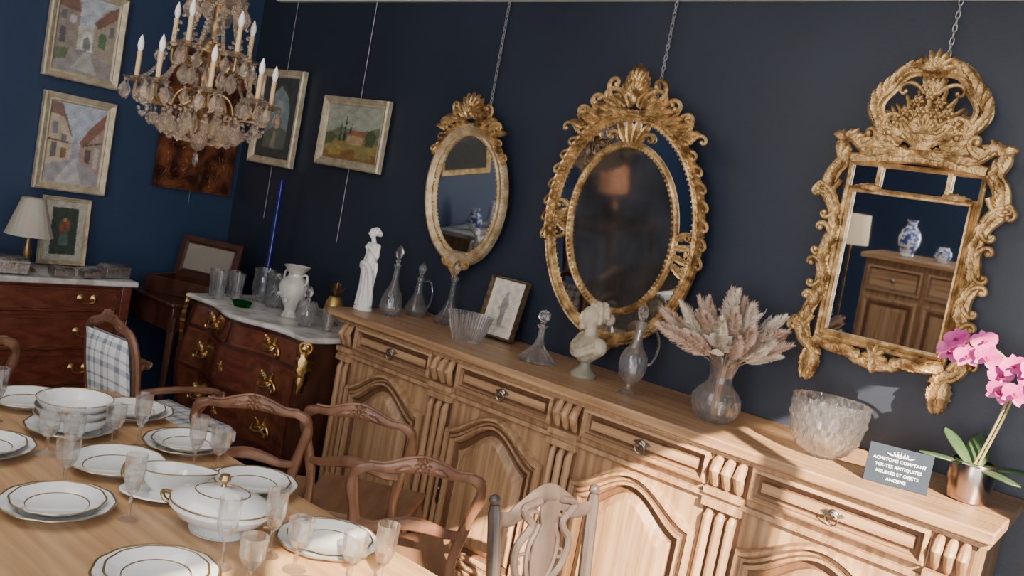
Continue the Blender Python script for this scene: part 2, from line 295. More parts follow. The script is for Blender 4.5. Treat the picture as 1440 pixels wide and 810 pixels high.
# ---------------- chairs ----------------
def chair_base(w=CHW):
    seat=B(); o=[(-.22,.22),(.22,.22),(.19,-.20),(-.19,-.20)]
    seat.steps(o,[(.006,.425),(0,.43),(0,.452),(.01,.46),(.03,.455),(.05,.453)],M=M)
    fr=B(); fr.box(-.2,.2,.185,.205,.37,.425).box(-.18,.18,-.195,-.175,.37,.425).box(-.205,-.185,-.18,.19,.37,.425).box(.185,.205,-.18,.19,.37,.425); fr.box(-.19,.19,.0,.018,.16,.185)
    fl=B().tube(bez([(0,0,.42),(.012,.01,.36),(.004,.0,.2),(-.006,-.005,.06),(.008,.012,.0)],5),[.026]*4+[.03]*3+[.024]*6+[.016]*7+[.018],10)
    bl=B().tube(bez([(0,0,.44),(0,0,.3),(0,-.01,.15),(0,-.045,0)],4),[.02]*13,8)
    return seat,fr,fl,bl
def ladder_chair(loc,rz,label,group="walnut ladder back dining chairs",sc=1):
    c=thing("dining_chair",label,"chair",loc,(0,0,rz),group,sc); seat,fr,fl,bl=chair_base()
    mk("seat",seat,RUSH,c,ang=30); mk("seat_frame",fr,CHW,c,bevel=.003)
    for sx in (-1,1):
        mk("leg",fl,CHW,c,loc=(sx*.19,.185,0),rot=(0,0,0 if sx>0 else pi/2)); mk("leg",bl,CHW,c,loc=(sx*.18,-.19,0))
    k=B()
    for sx in (-1,1):
        p=bez([(sx*.165,-.19,.43),(sx*.158,-.205,.56),(sx*.18,-.235,.70),(sx*.20,-.26,.79),(sx*.188,-.275,.84),(sx*.14,-.28,.862)],5); k.tube(p,[.018+.002*sin(i) for i in range(len(p))],8,fy=.8)
    tr=bez([(-.16,-.278,.858),(-.11,-.285,.860),(-.06,-.29,.874),(0,-.292,.884),(.06,-.29,.874),(.11,-.285,.860),(.16,-.278,.858)],6); n=len(tr)
    k.tube(tr,[.016+.013*sin(pi*i/(n-1))**3 for i in range(n)],10,fy=.6)
    k.tube([(p.x,p.y-.008,p.z+.016+.010*sin(pi*i/(n-1))**3) for i,p in enumerate(tr)],.005,6)
    for a in range(0,360,45): k.leaf(.0,.884,math.radians(a),.030,.020,-.305,.012)
    k.ball((0,-.316,.884),.008,8,6); k.leaf(.03,.878,-.15,.055,.022,-.303,.010,-.5); k.leaf(-.03,.878,pi+.15,.055,.022,-.303,.010,.5)
    sl=bez([(-.165,-.235,.655),(-.12,-.25,.658),(-.06,-.256,.674),(0,-.26,.684),(.06,-.256,.674),(.12,-.25,.658),(.165,-.235,.655)],5); n=len(sl)
    k.tube(sl,[.014+.009*sin(pi*i/(n-1))**2 for i in range(n)],8,fy=.55)
    mk("backrest",k,CHW,c); return c
ladder_chair((-2.50,-1.20,0),.80,"carved walnut dining chair turned towards the marble topped commode",sc=.93)
ladder_chair((-2.23,-.90,0),.60,"carved walnut dining chair with its seat near the sideboard",sc=.95)
ladder_chair((-1.80,-1.13,0),.86,"carved walnut dining chair beside the laid table",sc=.95)
ladder_chair((-3.43,-1.95,0),pi/2-.15,"walnut dining chair turned away beyond the end of the table",sc=.96)
c=thing("dining_chair","dark carved chair with a vase shaped openwork splat","chair",(-.965,-1.27,0),(0,0,-1.76),sc=.96); seat,fr,fl,bl=chair_base()
mk("seat",seat,CHD,c,ang=30); mk("seat_frame",fr,CHD,c,bevel=.003)
for sx in (-1,1): mk("leg",fl,CHD,c,loc=(sx*.19,.185,0),rot=(0,0,0 if sx>0 else pi/2)); mk("leg",bl,CHD,c,loc=(sx*.18,-.19,0))
k=B()
for sx in (-1,1):
    k.tube(bez([(sx*.175,-.19,.43),(sx*.173,-.21,.6),(sx*.18,-.235,.75),(sx*.19,-.26,.90)],5),[.019]*15+[.014],8); k.ball((sx*.191,-.262,.912),.017,8,6)
tr=bez([(-.185,-.25,.868),(-.13,-.258,.855),(-.08,-.262,.88),(0,-.265,.915),(.08,-.262,.88),(.13,-.258,.855),(.185,-.25,.868)],6); k.tube(tr,[.018+.012*sin(pi*i/36) for i in range(37)],8,fy=.5)
for a in (-.9,-.45,0,.45,.9): k.leaf(0,.895,pi/2+a*1.4,.045,.022,-.275,.010)
for s_ in (-1,1): k.leaf(s_*.03,.895,(0 if s_>0 else pi)-s_*.3,.08,.024,-.272,.010,s_*.3)
k.box(-.17,.17,-.215,-.195,.50,.53)
mk("backrest",k,CHD,c)
sp=B(); hp=[(.03,.52),(.05,.55),(.036,.60),(.026,.63),(.05,.665),(.084,.70),(.100,.745),(.096,.785),(.07,.815),(.06,.84),(.085,.865),(.095,.89),(.04,.905)]
for s_ in (-1,1):
    sp.tube(bez([(s_*x,-.242,z) for x,z in hp],4),.011,8); sp.tube(bez([(s_*x*.55,-.242,z) for x,z in hp[3:-3]],4),.008,6)
    sp.scroll(s_*.02,.70,pi/2-s_*.3,.08,-s_,.007,-.244); sp.scroll(s_*.01,.84,pi/2-s_*.5,.06,-s_,.007,-.246)
o=[(x*.42,z) for x,z in hp]+[(-x*.42,z) for x,z in hp[::-1]]
sp.steps(o,[(0,-.236),(0,-.242),(.004,-.243)]); sp.steps(o,[(0,-.236),(.006,-.234)])
for i in range(5):
    for s_ in (-1,1): sp.leaf(0,.62+i*.042,pi/2-s_*.7,.085,.030,-.244,.012,s_*.6)
sp.tube([(0,-.250,.54),(0,-.256,.7),(0,-.254,.88)],.006,6)
mk("splat",sp,CHD,c,label="carved dark vase shaped splat with foliage")
# armchair plaid
c=thing("armchair","carved walnut armchair upholstered in blue and white plaid","armchair",(-3.19,-1.20,0),(0,0,.12),sc=.95)
seat,fr,fl,bl=chair_base(); mk("seat_frame",fr,CHW,c,bevel=.003)
q=B(); q.steps([(-.24,.24),(.24,.24),(.21,-.2),(-.21,-.2)],[(.01,.42),(0,.44),(0,.48),(.02,.505),(.06,.515),(.1,.52)],M=M); mk("seat_cushion",q,PLAID,c)
for sx in (-1,1): mk("leg",fl,CHW,c,loc=(sx*.2,.19,0),rot=(0,0,0 if sx>0 else pi/2)); mk("leg",bl,CHW,c,loc=(sx*.19,-.19,0))
k=B(); fpts=bez([(-.15,-.2,.45),(-.16,-.23,.6),(-.165,-.26,.8),(-.14,-.28,.90),(-.08,-.285,.93),(0,-.29,.96),(.08,-.285,.93),(.14,-.28,.90),(.165,-.26,.8),(.16,-.23,.6),(.15,-.2,.45)],5); k.tube(fpts,.020,8,fy=.8)
for a in range(-60,61,30): k.leaf(0,.945,pi/2+math.radians(a),.05,.03,-.30,.012)
k.leaf(.04,.94,-.3,.09,.03,-.295,.01); k.leaf(-.04,.94,pi+.3,.09,.03,-.295,.01)
k.tube([(-.16,-.2,.5),(.16,-.2,.5)],.016,8); mk("back_frame",k,CHW,c)
q=B(); n=12; vs=[];fs=[]
for side in (-1,1):
    for i in range(n+1):
        for j in range(n+1):
            u=i/n*2-1; v=j/n; z=.50+.39*v; w=.132+.016*sin(pi*v*.8); yy=-.212-.072*v; vs.append((u*w,yy+side*(.012+.035*(1-u**4)*(1-(2*v-1)**4)),z))
for side in (0,1):
    o0=side*(n+1)**2
    for i in range(n):
        for j in range(n): a=o0+i*(n+1)+j; fs.append((a,a+1,a+n+2,a+n+1))
q.add(vs,fs); mk("back_cushion",q,PLAID,c)
for sx in (-1,1):
    mk("arm",B().tube(bez([(sx*.16,-.235,.68),(sx*.22,-.1,.70),(sx*.25,.06,.69),(sx*.255,.11,.665)],6),[.014]*18+[.022],8).tube(bez([(sx*.25,.08,.67),(sx*.23,.02,.58),(sx*.21,.06,.45)],5),.013,8),CHW,c)
# ---------------- commode ----------------
cm=thing("bombe_commode","dark inlaid bombe commode with white marble top and gilt mounts","commode",(-3.57,-.28,0))
def cb(z): return .05*max(0,sin(pi*min(1,max(0,(z-.12)/.72))))**1.0
def cfront(u,z,off=0):
    b=cb(z)+off; xl=-4.08-b; xr=-3.12+b; return Vector((xl+(xr-xl)*u,-.555-b-.035*cos(2*pi*(u-.5))-.02*cos(4*pi*(u-.5)),z))
def cloop(z,off=0):
    L=[cfront(i/32,z,off) for i in range(33)]; a=L[-1];c_=L[0]
    rs=[Vector((a.x+.012*sin(pi*t),a.y+(.07-a.y)*t,z)) for t in (.25,.5,.75,1)]
    ls=[Vector((c_.x-.012*sin(pi*t),c_.y+(.07-c_.y)*t,z)) for t in (1,.75,.5,.25)]
    return L+rs+ls
b=B(); lps=[cloop(z) for z in [.17,.2,.26,.34,.42,.5,.58,.66,.74,.79,.812]]; b.loft(lps); b.add(lps[0],[tuple(range(len(lps[0])))]); mk("body",b,DKW,cm,world=True)
b=B(); lps=[[(p.x,min(p.y,.085),z) for p in cloop(.74,o_-.012)] for o_,z in [(.0,.812),(.028,.815),(.035,.822),(.035,.832),(.028,.84),(.0,.84)]]
b.loft(lps); b.add(lps[0],[tuple(range(len(lps[0])))]); mk("marble_top",b,MARB,cm,world=True,ang=50)
for (u0,u1,z0,z1) in ((.05,.48,.69,.79),(.52,.95,.69,.79),(.05,.95,.475,.67),(.05,.95,.25,.455)):
    b=B(); N=20
    def patch(a,c_,d,e,off,mi):
        vs=[cfront(a+(c_-a)*i/N,d+(e-d)*j/4,off) for i in range(N+1) for j in range(5)]
        b.add(vs,[(i*5+j,i*5+j+1,i*5+j+6,i*5+j+5) for i in range(N) for j in range(4)],mi)
    patch(u0,u1,z0,z1,.004,0); patch(u0+.02,u1-.02,z0+.014,z1-.014,.006,1)
    if u1-u0>.6: patch(.36,.64,z0+.03,z1-.03,.008,0)
    d=mk("drawer",b,[MAH,INL],cm,world=True)
    for uu in ((u0+u1)/2,) if u1-u0<.6 else (.24,.76):
        p=cfront(uu,(z0+z1)/2,.008)-Vector(cm.location); h=B()
        for s_ in (-1,1):
            h.scroll(0,0,.3 if s_>0 else pi-.3,.085,s_*-1,.008,0); h.leaf(0,.0,.5 if s_>0 else pi-.5,.065,.03,-.002,.010,s_*.8); h.leaf(0,-.005,-.6 if s_>0 else pi+.6,.045,.024,-.002,.009)
        h.tube(bez([(-.045,-.006,.0),(-.03,-.022,-.02),(0,-.025,-.026),(.03,-.022,-.02),(.045,-.006,0)],4),.005,6); mk("handle",h,BRONZE,d,loc=p,label="gilt bronze scroll handle")
    if u1-u0>.6:
        p=cfront(.5,(z0+z1)/2,.009)-Vector(cm.location); h=B()
        for a in range(0,360,60): h.leaf(0,0,math.radians(a+30),.03,.018,0,.006)
        mk("escutcheon",h,BRONZE,d,loc=p)
for s_,u in ((1,1.0),(-1,0.0)):
    h=B(); p0=cfront(u,.7,.004)-Vector(cm.location); Mq=T(p0.x,p0.y,p0.z)@Rz(s_*.7)
    t=B(); t.leaf(0,.08,-pi/2,.18,.08,0,.03); t.leaf(0,.02,-pi/2,.18,.05,0,.024); t.scroll(0,.06,.6,.06,1,.009,0); t.scroll(0,.06,pi-.6,.06,-1,.009,0); t.leaf(0,.07,pi/2,.05,.05,0,.02)
    h.add(t.v,t.f,0,Mq); mk("corner_mount",h,BRONZE,cm,label="gilt bronze acanthus mount")
    mk("leg",B().tube(bez([cfront(u,.22,-.03),cfront(u,.15,-.02),cfront(u,.08,-.04),cfront(u,.0,.005)],5),[.045]*4+[.036]*5+[.022]*6+[.026],8),DKW,cm,world=True)
    mk("leg",B().tube([(-3.59+s_*.45,.03,.2),(-3.59+s_*.45,.03,0)],[.03,.02],8),DKW,cm,world=True)
# ---------------- chest of drawers on the west wall ----------------
ch=thing("chest_of_drawers","mahogany chest of drawers with grey marble top and brass handles","chest of drawers",(-4.62,-1.24,0))
b=B(); b.box(-4.85,-4.41,-1.74,-.74,.08,.805)
for yy in (-1.74,-.74-.05): b.box(-4.43,-4.395,yy,yy+.05,0,.805)
b.box(-4.85,-4.80,-1.74,-1.69,0,.08).box(-4.85,-4.80,-.79,-.74,0,.08)
for i in range(4): b.tube([(-4.394,-.765+.012*(i-1.5),.14),(-4.394,-.765+.012*(i-1.5),.62)],.004,6)
mk("body",b,MAH,ch,world=True,bevel=.004)
mk("marble_top",B().box(-4.86,-4.375,-1.76,-.715,.805,.835),MARB,ch,world=True,bevel=.006)
My=Matrix(((0,-1,0,0),(1,0,0,0),(0,0,1,0),(0,0,0,1)))
for z0,z1 in ((.66,.79),(.46,.64),(.27,.44),(.09,.25)):
    b=B(); hw=.435; hz=(z1-z0)/2; b.steps(rect(-hw,hw,-hz,hz),[(0,.02),(0,-.008),(.004,-.014),(.014,-.014),(.017,-.008),(.019,-.008)],mis=[0,0,0,1,1,0],M=My)
    d=mk("drawer",b,[MAH,BRASS],ch,loc=(.21,0,(z0+z1)/2),ang=30)
    for yy in (-.27,.27):
        h=B()
        for q in (-.035,.035): h.lathe([(0,0),(.020,.001),(.014,.004),(.007,.008),(0,.01)],n=12,M=T(0,q,0)@Ry(pi/2))
        h.tube(bez([(.008,-.035,0),(.012,-.03,-.02),(.014,0,-.028),(.012,.03,-.02),(.008,.035,0)],4),.004,6)
        mk("handle",h,BRONZE,d,loc=(.012,yy,.01))
# ---------------- corner desk + open dressing box ----------------
dk=thing("writing_desk","small dark wooden desk standing in the corner","desk",(-4.50,-.30,0))
b=B(); b.box(-4.80,-4.20,-.60,.06,.60,.74)
b.box(-4.82,-4.18,-.62,.07,.74,.76); mk("desk_top",b,DKW,dk,world=True,bevel=.005)
for x in (-4.78,-4.22):
    for y in (-.58,.04): mk("leg",B().tube([(x,y,.68),(x,y,.35),(x,y,0)],[.025,.02,.014],8),DKW,dk,world=True)
bx=thing("dressing_box","open dark wooden dressing box with mirror inside its lid","box",(-4.48,-.35,.761),(0,0,.45))
b=B(); b.box(-.2,.2,-.14,.14,0,.012)
for a in ((-.2,.2,-.14,-.128),(-.2,.2,.128,.14),(-.2,-.188,-.128,.128),(.188,.2,-.128,.128)): b.box(*a,.012,.09)
mk("body",b,DKW,bx,bevel=.003)
lid=B(); o=rect(-.2,.2,0,.25); lid.steps(o,[(0,.02),(0,0),(.03,-.004),(.04,.006),(.045,.006)]); lid.steps(o,[(0,.02),(.02,.02)])
l=mk("lid",lid,DKW,bx,loc=(0,.12,.08),rot=(-.22,0,0)); mk("lid_mirror",B().steps(rect(-.155,.155,.045,.205),[(0,.004),(.003,-.002),(.004,-.002)]),mat("pale_mirror",(.60,.54,.46),.25,.7,col2=(.64,.58,.5)),l)
mk("cobalt_tube_vase",B().vessel([(.03,0),(.03,.008),(.013,.02),(.015,.67),(.019,.68)],.004,n=20),COB,loc=(-4.01,-.18,.842),label="very tall slender cobalt blue glass vase on the commode",cat="vase")
# ---------------- mirrors ----------------
def chain(parent,x,y,z0,z1,name="hanging_chain"):
    b=B(); z=z0; i=0
    while z<z1:
        q=[]
        for k in range(12):
            a=2*pi*k/12; u=.0065*cos(a); w=.014*sin(a); q.append((x+u,y,z+w) if i%2 else (x,y+u,z+w))
        b.tube(q,.0021,5,closed=True,ref=(1,.3,.2)); z+=.022; i+=1
    return mk(name,b,STEEL,parent,world=True,label="thin steel chain")
def disc(a,bb,y,n=72):
    B_=B(); B_.add([(a*cos(2*pi*k/n),y,bb*sin(2*pi*k/n)) for k in range(n)],[tuple(range(n))]); return B_
def beads(b,a,bb,n,r,y,mi=0):
    for k in range(n): t=2*pi*k/n; b.ball((a*cos(t),y,bb*sin(t)),r,6,4,mi)
def garland(g,a,b_,t0,t1,n,L,W,y,h,rad=.009):
    for s_ in (-1,1):
        for k in range(n):
            tt=math.radians(t0+(t1-t0)*k/(n-1)); th=tt if s_>0 else pi-tt
            x=a*cos(th); z=b_*sin(th); tn=math.atan2(b_*cos(th),-a*sin(th))+(pi if s_>0 else 0)
            g.leaf(x,z,tn+s_*.42,L,W,y,h,s_*-.9); g.leaf(x,z,tn-s_*.30,L*.9,W*.9,y-.004,h,s_*.9); g.leaf(x,z,tn,L,W*.7,y-.008,h*1.1,s_*.2)
            if k%2==1: g.scroll(x+.016*cos(th),z+.016*sin(th),tn+s_*.9,L*.9,-s_,rad,y-.002,n=14)
# big oval
mb=thing("oval_mirror","large gilt oval mirror with inner bead frame and acanthus crest","mirror",(-1.885,-.035,1.605))
tilt=.115
g=B(); g.ring(.345,.455,[(-.012,.012),(-.012,-.004),(-.004,-.014),(.004,-.010),(.012,-.022),(.020,-.022),(.026,-.010),(.034,-.014),(.036,.012)]); beads(g,.337,.447,120,.0055,-.012); beads(g,.378,.488,130,.0055,-.010)
g.ring(.258,.350,[(-.016,.01),(-.016,-.002),(-.008,-.012),(.002,-.018),(.010,-.014),(.016,-.004),(.016,.01)]); beads(g,.251,.343,96,.007,-.014)
for t,sg in ((-8,1),(180,-1)):
    for q in (-.5,-.17,.17,.5):
        g.leaf(.268*cos(math.radians(t)),.36*sin(math.radians(t))+q*.10,math.radians(t)+q*1.2,.085,.030,-.004,.020)
    for q in (-1,1): g.scroll(sg*.27,.36*sin(math.radians(t))+q*.055,(0 if sg>0 else pi)+q*sg*.9,.06,-q*sg,.008,-.006); g.scroll(sg*.28,.36*sin(math.radians(t))+q*.02,(0 if sg>0 else pi)+q*sg*.5,.06,-q*sg,.008,-.006)
for q in (-1.5,-.5,.5,1.5): g.leaf(q*.015,.352,pi/2-q*.35,.11,.034,-.004,.022)
for q in (-1,1): g.scroll(q*.035,.365,pi/2-q*.6,.07,-q,.009,-.006)
garland(g,.364,.478,84,-6,22,.058,.034,-.006,.020,.0078)
garland(g,.368,.480,-78,-90,3,.062,.030,-.006,.018,.008)
g.leaf(0,-.47,-pi/2,.06,.05,-.01,.02)
mk("frame",g,GOLD,mb,rot=(tilt,0,0))
g=B()
for a in range(-72,73,18): g.leaf(0,.56,pi/2+math.radians(a),.115-.0006*abs(a),.036,-.014,.030,math.radians(-a)*.6)
for a in range(-60,61,20): g.leaf(0,.54,pi/2+math.radians(a),.075,.032,-.030,.028,math.radians(-a)*.4)
for s_ in (-1,1):
    for (x,z,a,s2,tn,rd) in ((.02,.50,.5,.13,-1,.013),(.06,.50,1.2,.12,1,.013),(.115,.485,.5,.10,-1,.011),(.155,.455,1.1,.09,1,.010),(.195,.445,.5,.08,-1,.010),(.235,.41,1.0,.07,1,.009),(.27,.38,.6,.07,-1,.009),(.03,.455,1.4,.11,1,.010)):
        g.scroll(s_*x,z,pi/2-s_*a,s2,tn*s_,rd,-.010)
    for (x,z,a,L) in ((.04,.50,.8,.10),(.08,.495,.9,.09),(.12,.475,1.0,.09),(.16,.45,1.0,.085),(.20,.425,.95,.085),(.24,.395,.9,.08),(.03,.475,1.3,.10),(.10,.455,1.25,.10),(.17,.42,1.2,.09),(.02,.50,.2,.10),(.06,.47,1.0,.10),(.14,.44,1.1,.09)):
        g.leaf(s_*x,z,pi/2-s_*a,L,.036,-.014,.026,-s_*.8)
g.ball((0,-.03,.535),.022,10,7,sc=(1,.8,1.2)); mk("crest",g,GOLD,mb,rot=(tilt,0,0),label="carved gilt acanthus and shell crest")
g=B(); g.ring(.30,.40,[(-.045,0),(.048,0),(.048,.008),(-.045,.008)]); mk("outer_glass",g,MIR,mb,rot=(tilt,0,0))
mk("glass",disc(.246,.338,.003),MIRO,mb,rot=(tilt,0,0),label="dark foxed oval mirror glass"); mk("back_board",B().prism([(.34*cos(2*pi*k/48),.45*sin(2*pi*k/48)) for k in range(48)],.012,.022),BLK,mb,rot=(tilt,0,0))
chain(mb,-1.885,.055,2.10,2.60)
# small oval
ms=thing("oval_mirror","smaller worn gilt oval mirror with shell crest","mirror",(-2.80,-.005,1.625)); tilt=.10
g=B(); g.ring(.215,.30,[(-.014,.010),(-.014,-.004),(-.004,-.010),(.006,-.006),(.03,-.022),(.042,-.018),(.048,-.004),(.048,.012)]); mk("frame",g,CRG,ms,rot=(tilt,0,0),label="worn pale gilt moulded oval frame")
g=B(); beads(g,.206,.291,90,.005,-.010); beads(g,.252,.337,110,.0045,-.018)
garland(g,.257,.343,84,38,8,.048,.028,-.012,.02,.007); garland(g,.257,.343,-74,-90,3,.05,.03,-.012,.018,.007)
for s_ in (-1,1):
    for (x,z,a,s2,tn) in ((.03,.37,.9,.09,-1),(.08,.36,1.1,.08,1),(.02,.365,.2,.08,-1),(.12,.335,.8,.07,-1)): g.scroll(s_*x,z,pi/2-s_*a,s2,tn*s_,.010,-.012)
    for (x,z,a) in ((.05,.37,.7),(.09,.355,1.0),(.13,.33,1.1),(.03,.35,1.3),(.02,.37,.3),(.16,.30,1.0)): g.leaf(s_*x,z,pi/2-s_*a,.075,.030,-.016,.022,-s_*.8)
    g.scroll(s_*.02,-.345,-pi/2+s_*1.2,.07,s_,.009,-.012)
for a in range(-60,61,20): g.leaf(0,.39,pi/2+math.radians(a),.10,.032,-.014,.03)
g.leaf(0,-.34,-pi/2,.07,.05,-.014,.02); g.ball((0,-.02,.385),.020,8,6); mk("crest",g,GOLD,ms,rot=(tilt,0,0),label="carved gilt crest and beading")
mk("glass",disc(.204,.289,.004),MIR,ms,rot=(tilt,0,0)); mk("back_board",B().prism([(.24*cos(2*pi*k/48),.32*sin(2*pi*k/48)) for k in range(48)],.012,.02),BLK,ms,rot=(tilt,0,0))
chain(ms,-2.80,.06,1.99,2.60)
# rectangular gilt
mr=thing("rectangular_mirror","tall carved gilt mirror with pierced flower basket crest","mirror",(-.80,.005,1.64)); tilt=.055
g=B()
g.steps(rect(-.205,.205,-.265,.27),[(0,.01),(0,-.010),(.006,-.018),(.012,-.012),(.018,-.014),(.020,.004)],cap=False)
g.steps(rect(-.222,.222,-.282,.36),[(0,.01),(0,-.010),(.006,-.016),(.016,-.008),(.016,.008)],cap=False)
hp=[(.235,-.43),(.212,-.385),(.222,-.33),(.258,-.30),(.280,-.24),(.262,-.17),(.240,-.11),(.241,-.05),(.258,0),(.241,.06),(.236,.12),(.252,.19),(.282,.24),(.280,.31),(.250,.36),(.262,.41),(.240,.44),(.205,.425),(.175,.40)]
for s_ in (-1,1):
    p=bez([(s_*x,-.010,z) for x,z in hp],5); g.tube(p,[.019+.003*sin(i*.45) for i in range(len(p))],8,fy=.6)
    g.tube(bez([(s_*(x*.90),-.010,z*.97) for x,z in hp[2:-3]],4),.010,6,fy=.7)
    for i in range(2,len(p)-4,2):
        a=math.atan2(p[i+1].z-p[i-1].z,p[i+1].x-p[i-1].x); g.leaf(p[i].x*.975,p[i].z,a+s_*.3,.052,.034,-.016,.012,-s_*.5)
        if i%4==0: g.leaf(p[i].x*.95,p[i].z,a-s_*.3+pi,.05,.030,-.016,.012,s_*.5)
    for zc,r in ((.24,.055),(-.25,.05),(.0,.035),(.13,.03),(-.12,.03)): g.scroll(s_*.236,zc-.035,pi/2-s_*.4,r*1.7,s_*-1,.011,-.014); g.scroll(s_*.236,zc+.045,-pi/2+s_*.4,r*1.5,s_,.010,-.014)
    g.leaf(s_*.235,-.33,-pi/2,.11,.05,-.016,.016); g.leaf(s_*.245,.425,pi/2-s_*.9,.05,.045,-.016,.018,-s_*.8)
    g.tube(bez([(s_*.22,-.01,-.285),(s_*.15,-.012,-.305),(s_*.10,-.012,-.295),(s_*.05,-.012,-.325),(0,-.012,-.335)],5),.017,8,fy=.7)
    g.leaf(s_*.01,-.31,-pi/2+s_*1.0,.08,.04,-.014,.016,s_*.8); g.leaf(s_*.05,-.30,-s_*.2+(0 if s_>0 else pi),.10,.036,-.012,.014); g.leaf(s_*.11,-.295,-s_*.1+(0 if s_>0 else pi),.10,.034,-.014,.014)
    g.tube([(s_*.215,-.01,.365),(s_*.08,-.012,.380),(0,-.012,.385)],.019,8,fy=.7); g.leaf(s_*.10,.27,(0 if s_>0 else pi),.09,.03,-.012,.014); g.box(min(s_*.12,s_*.105),max(s_*.12,s_*.105),-.012,.004,.27,.36)
    g.leaf(s_*.19,.39,pi if s_>0 else 0,.12,.05,-.014,.018,-s_*.3); g.leaf(s_*.10,.395,pi if s_>0 else 0,.11,.05,-.014,.018,-s_*.2); g.scroll(s_*.19,.405,pi-.4 if s_>0 else .4,.07,-s_,.013,-.012); g.leaf(s_*.21,.42,pi-.3*s_ if s_>0 else .3,.09,.035,-.014,.016)
for a in range(0,360,45): g.leaf(0,-.30,math.radians(a),.045,.026,-.020,.012)
g.leaf(0,-.31,-pi/2,.05,.05,-.014,.02); mk("frame",g,GOLD,mr,rot=(tilt,0,0))
g=B(); N=60; cr=[]; CZ=.548
for k in range(N+1):
    t=math.radians(-66+k*312/N); rr=.143*(1+.05*cos(6*t)); cr.append((rr*1.16*cos(t),-.010,CZ+rr*sin(t)))
g.tube(cr,[.021+.003*sin(k*.8) for k in range(N+1)],8,fy=.6); g.tube([(x*.84,y-.004,CZ+(z-CZ)*.84) for x,y,z in cr],.010,6,fy=.8); g.tube([(x*1.10,y+.004,CZ+(z-CZ)*1.10) for x,y,z in cr],.008,6)
for k in range(1,N,2):
    x,y,z=cr[k]; a=math.atan2(z-CZ,x); g.leaf(x,z,a+(1.35 if x<0 else -1.35)*-1,.050,.034,-.020,.010)
for a in range(-75,76,25): g.leaf(0,.675,pi/2+math.radians(a),.072,.034,-.022,.016)
for a in range(-95,96,19): g.leaf(0,.47,pi/2+math.radians(a),.165-.0004*abs(a),.040,-.004,.014,math.radians(-a)*.3)
for a in (-40,-20,0,20,40): g.leaf(0,.59,pi/2+math.radians(a),.09,.032,-.008,.014,math.radians(-a))
for x,z in ((0,.600),(.035,.572),(-.035,.572),(.065,.538),(-.065,.538),(.024,.538),(-.024,.538),(.09,.508),(-.09,.508)):
    for a in range(0,360,60): g.leaf(x,z,math.radians(a),.024,.020,-.020,.009)
    g.ball((x,-.030,z),.008,6,5)
g.lathe([(0,0),(.04,.005),(.03,.015),(.065,.032),(.08,.055),(.065,.06)],c=(0,-.008,.41),n=16,sy=.22)
for s_ in (-1,1):
    g.scroll(s_*.03,.45,.5 if s_>0 else pi-.5,.09,s_,.011,-.010); g.scroll(s_*.07,.405,.2 if s_>0 else pi-.2,.09,s_,.012,-.010); g.scroll(s_*.12,.46,1.2 if s_>0 else pi-1.2,.07,s_,.010,-.010); g.scroll(s_*.02,.60,pi/2-s_*.7,.08,-s_,.008,-.012); g.scroll(s_*.05,.50,pi/2-s_*.9,.09,-s_,.009,-.012)
    g.leaf(s_*.05,.455,.4 if s_>0 else pi-.4,.11,.045,-.012,.016); g.leaf(s_*.02,.40,.1 if s_>0 else pi-.1,.12,.045,-.012,.016); g.leaf(s_*.10,.41,.3 if s_>0 else pi-.3,.10,.045,-.012,.016); g.leaf(s_*.12,.45,1.1 if s_>0 else pi-1.1,.08,.036,-.010,.014)
    g.leaf(s_*.02,.43,pi/2-s_*.5,.16,.036,-.008,.016,-s_*.7); g.leaf(s_*.02,.43,pi/2-s_*.9,.16,.036,-.008,.016,s_*.5)
mk("crest",g,GOLD,mr,rot=(tilt,0,0),label="pierced carved gilt crest")
mk("glass",B().add([(-.19,.006,-.25),(.19,.006,-.25),(.19,.006,.255),(-.19,.006,.255)],[(0,1,2,3)]),MIR,mr,rot=(tilt,0,0),ang=0)
g=B(); g.add([(-.205,.008,.27),(.205,.008,.27),(.205,.008,.35),(-.205,.008,.35)],[(0,1,2,3)]); mk("upper_glass",g,MIR,mr,rot=(tilt,0,0),ang=0); mk("back_board",B().box(-.21,.21,.012,.02,-.27,.36),BLK,mr,rot=(tilt,0,0),ang=0)
chain(mr,-.80,.06,2.33,2.60)
# ---------------- pictures ----------------
def noise2(x,y,s): return (sin(x*s*1.7+1.3*sin(y*s*2.1))+sin(y*s*2.3+1.7*sin(x*s*1.1+2)))*.25+.5
def inpoly(x,y,p):
    c=False;n=len(p)
    for i in range(n):
        x1,y1=p[i];x2,y2=p[i-1]
        if (y1>y)!=(y2>y) and x<(x2-x1)*(y-y1)/(y2-y1)+x1: c=not c
    return c
def canvas(name,w,h,shapes,parent,rot,loc,nx=56,jit=.16):
    b=B(); ny=int(nx*h/w)
    b.add([((i/nx-.5)*w,0,(j/ny-.5)*h) for j in range(ny+1) for i in range(nx+1)],[(j*(nx+1)+i,j*(nx+1)+i+1,j*(nx+1)+i+nx+2,j*(nx+1)+i+nx+1) for j in range(ny) for i in range(nx)])
    o=mk(name,b,VC,parent,loc=loc,rot=rot,ang=0); at=o.data.color_attributes.new("Col",'FLOAT_COLOR','POINT'); rr=random.Random(3)
    for j in range(ny+1):
        for i in range(nx+1):
            u=i/nx;v=j/ny;col=(.5,.5,.5); uu=u+.012*(rr.random()-.5); vv=v+.012*(rr.random()-.5)
            for p,c_ in shapes:
                if p is None or inpoly(uu,vv,p): col=c_
            k=1+jit*(rr.random()*2-1)+jit*2*(noise2(u,v,14)-.5); at.data[j*(nx+1)+i].color=(col[0]*k,col[1]*k,col[2]*k,1)
    return o
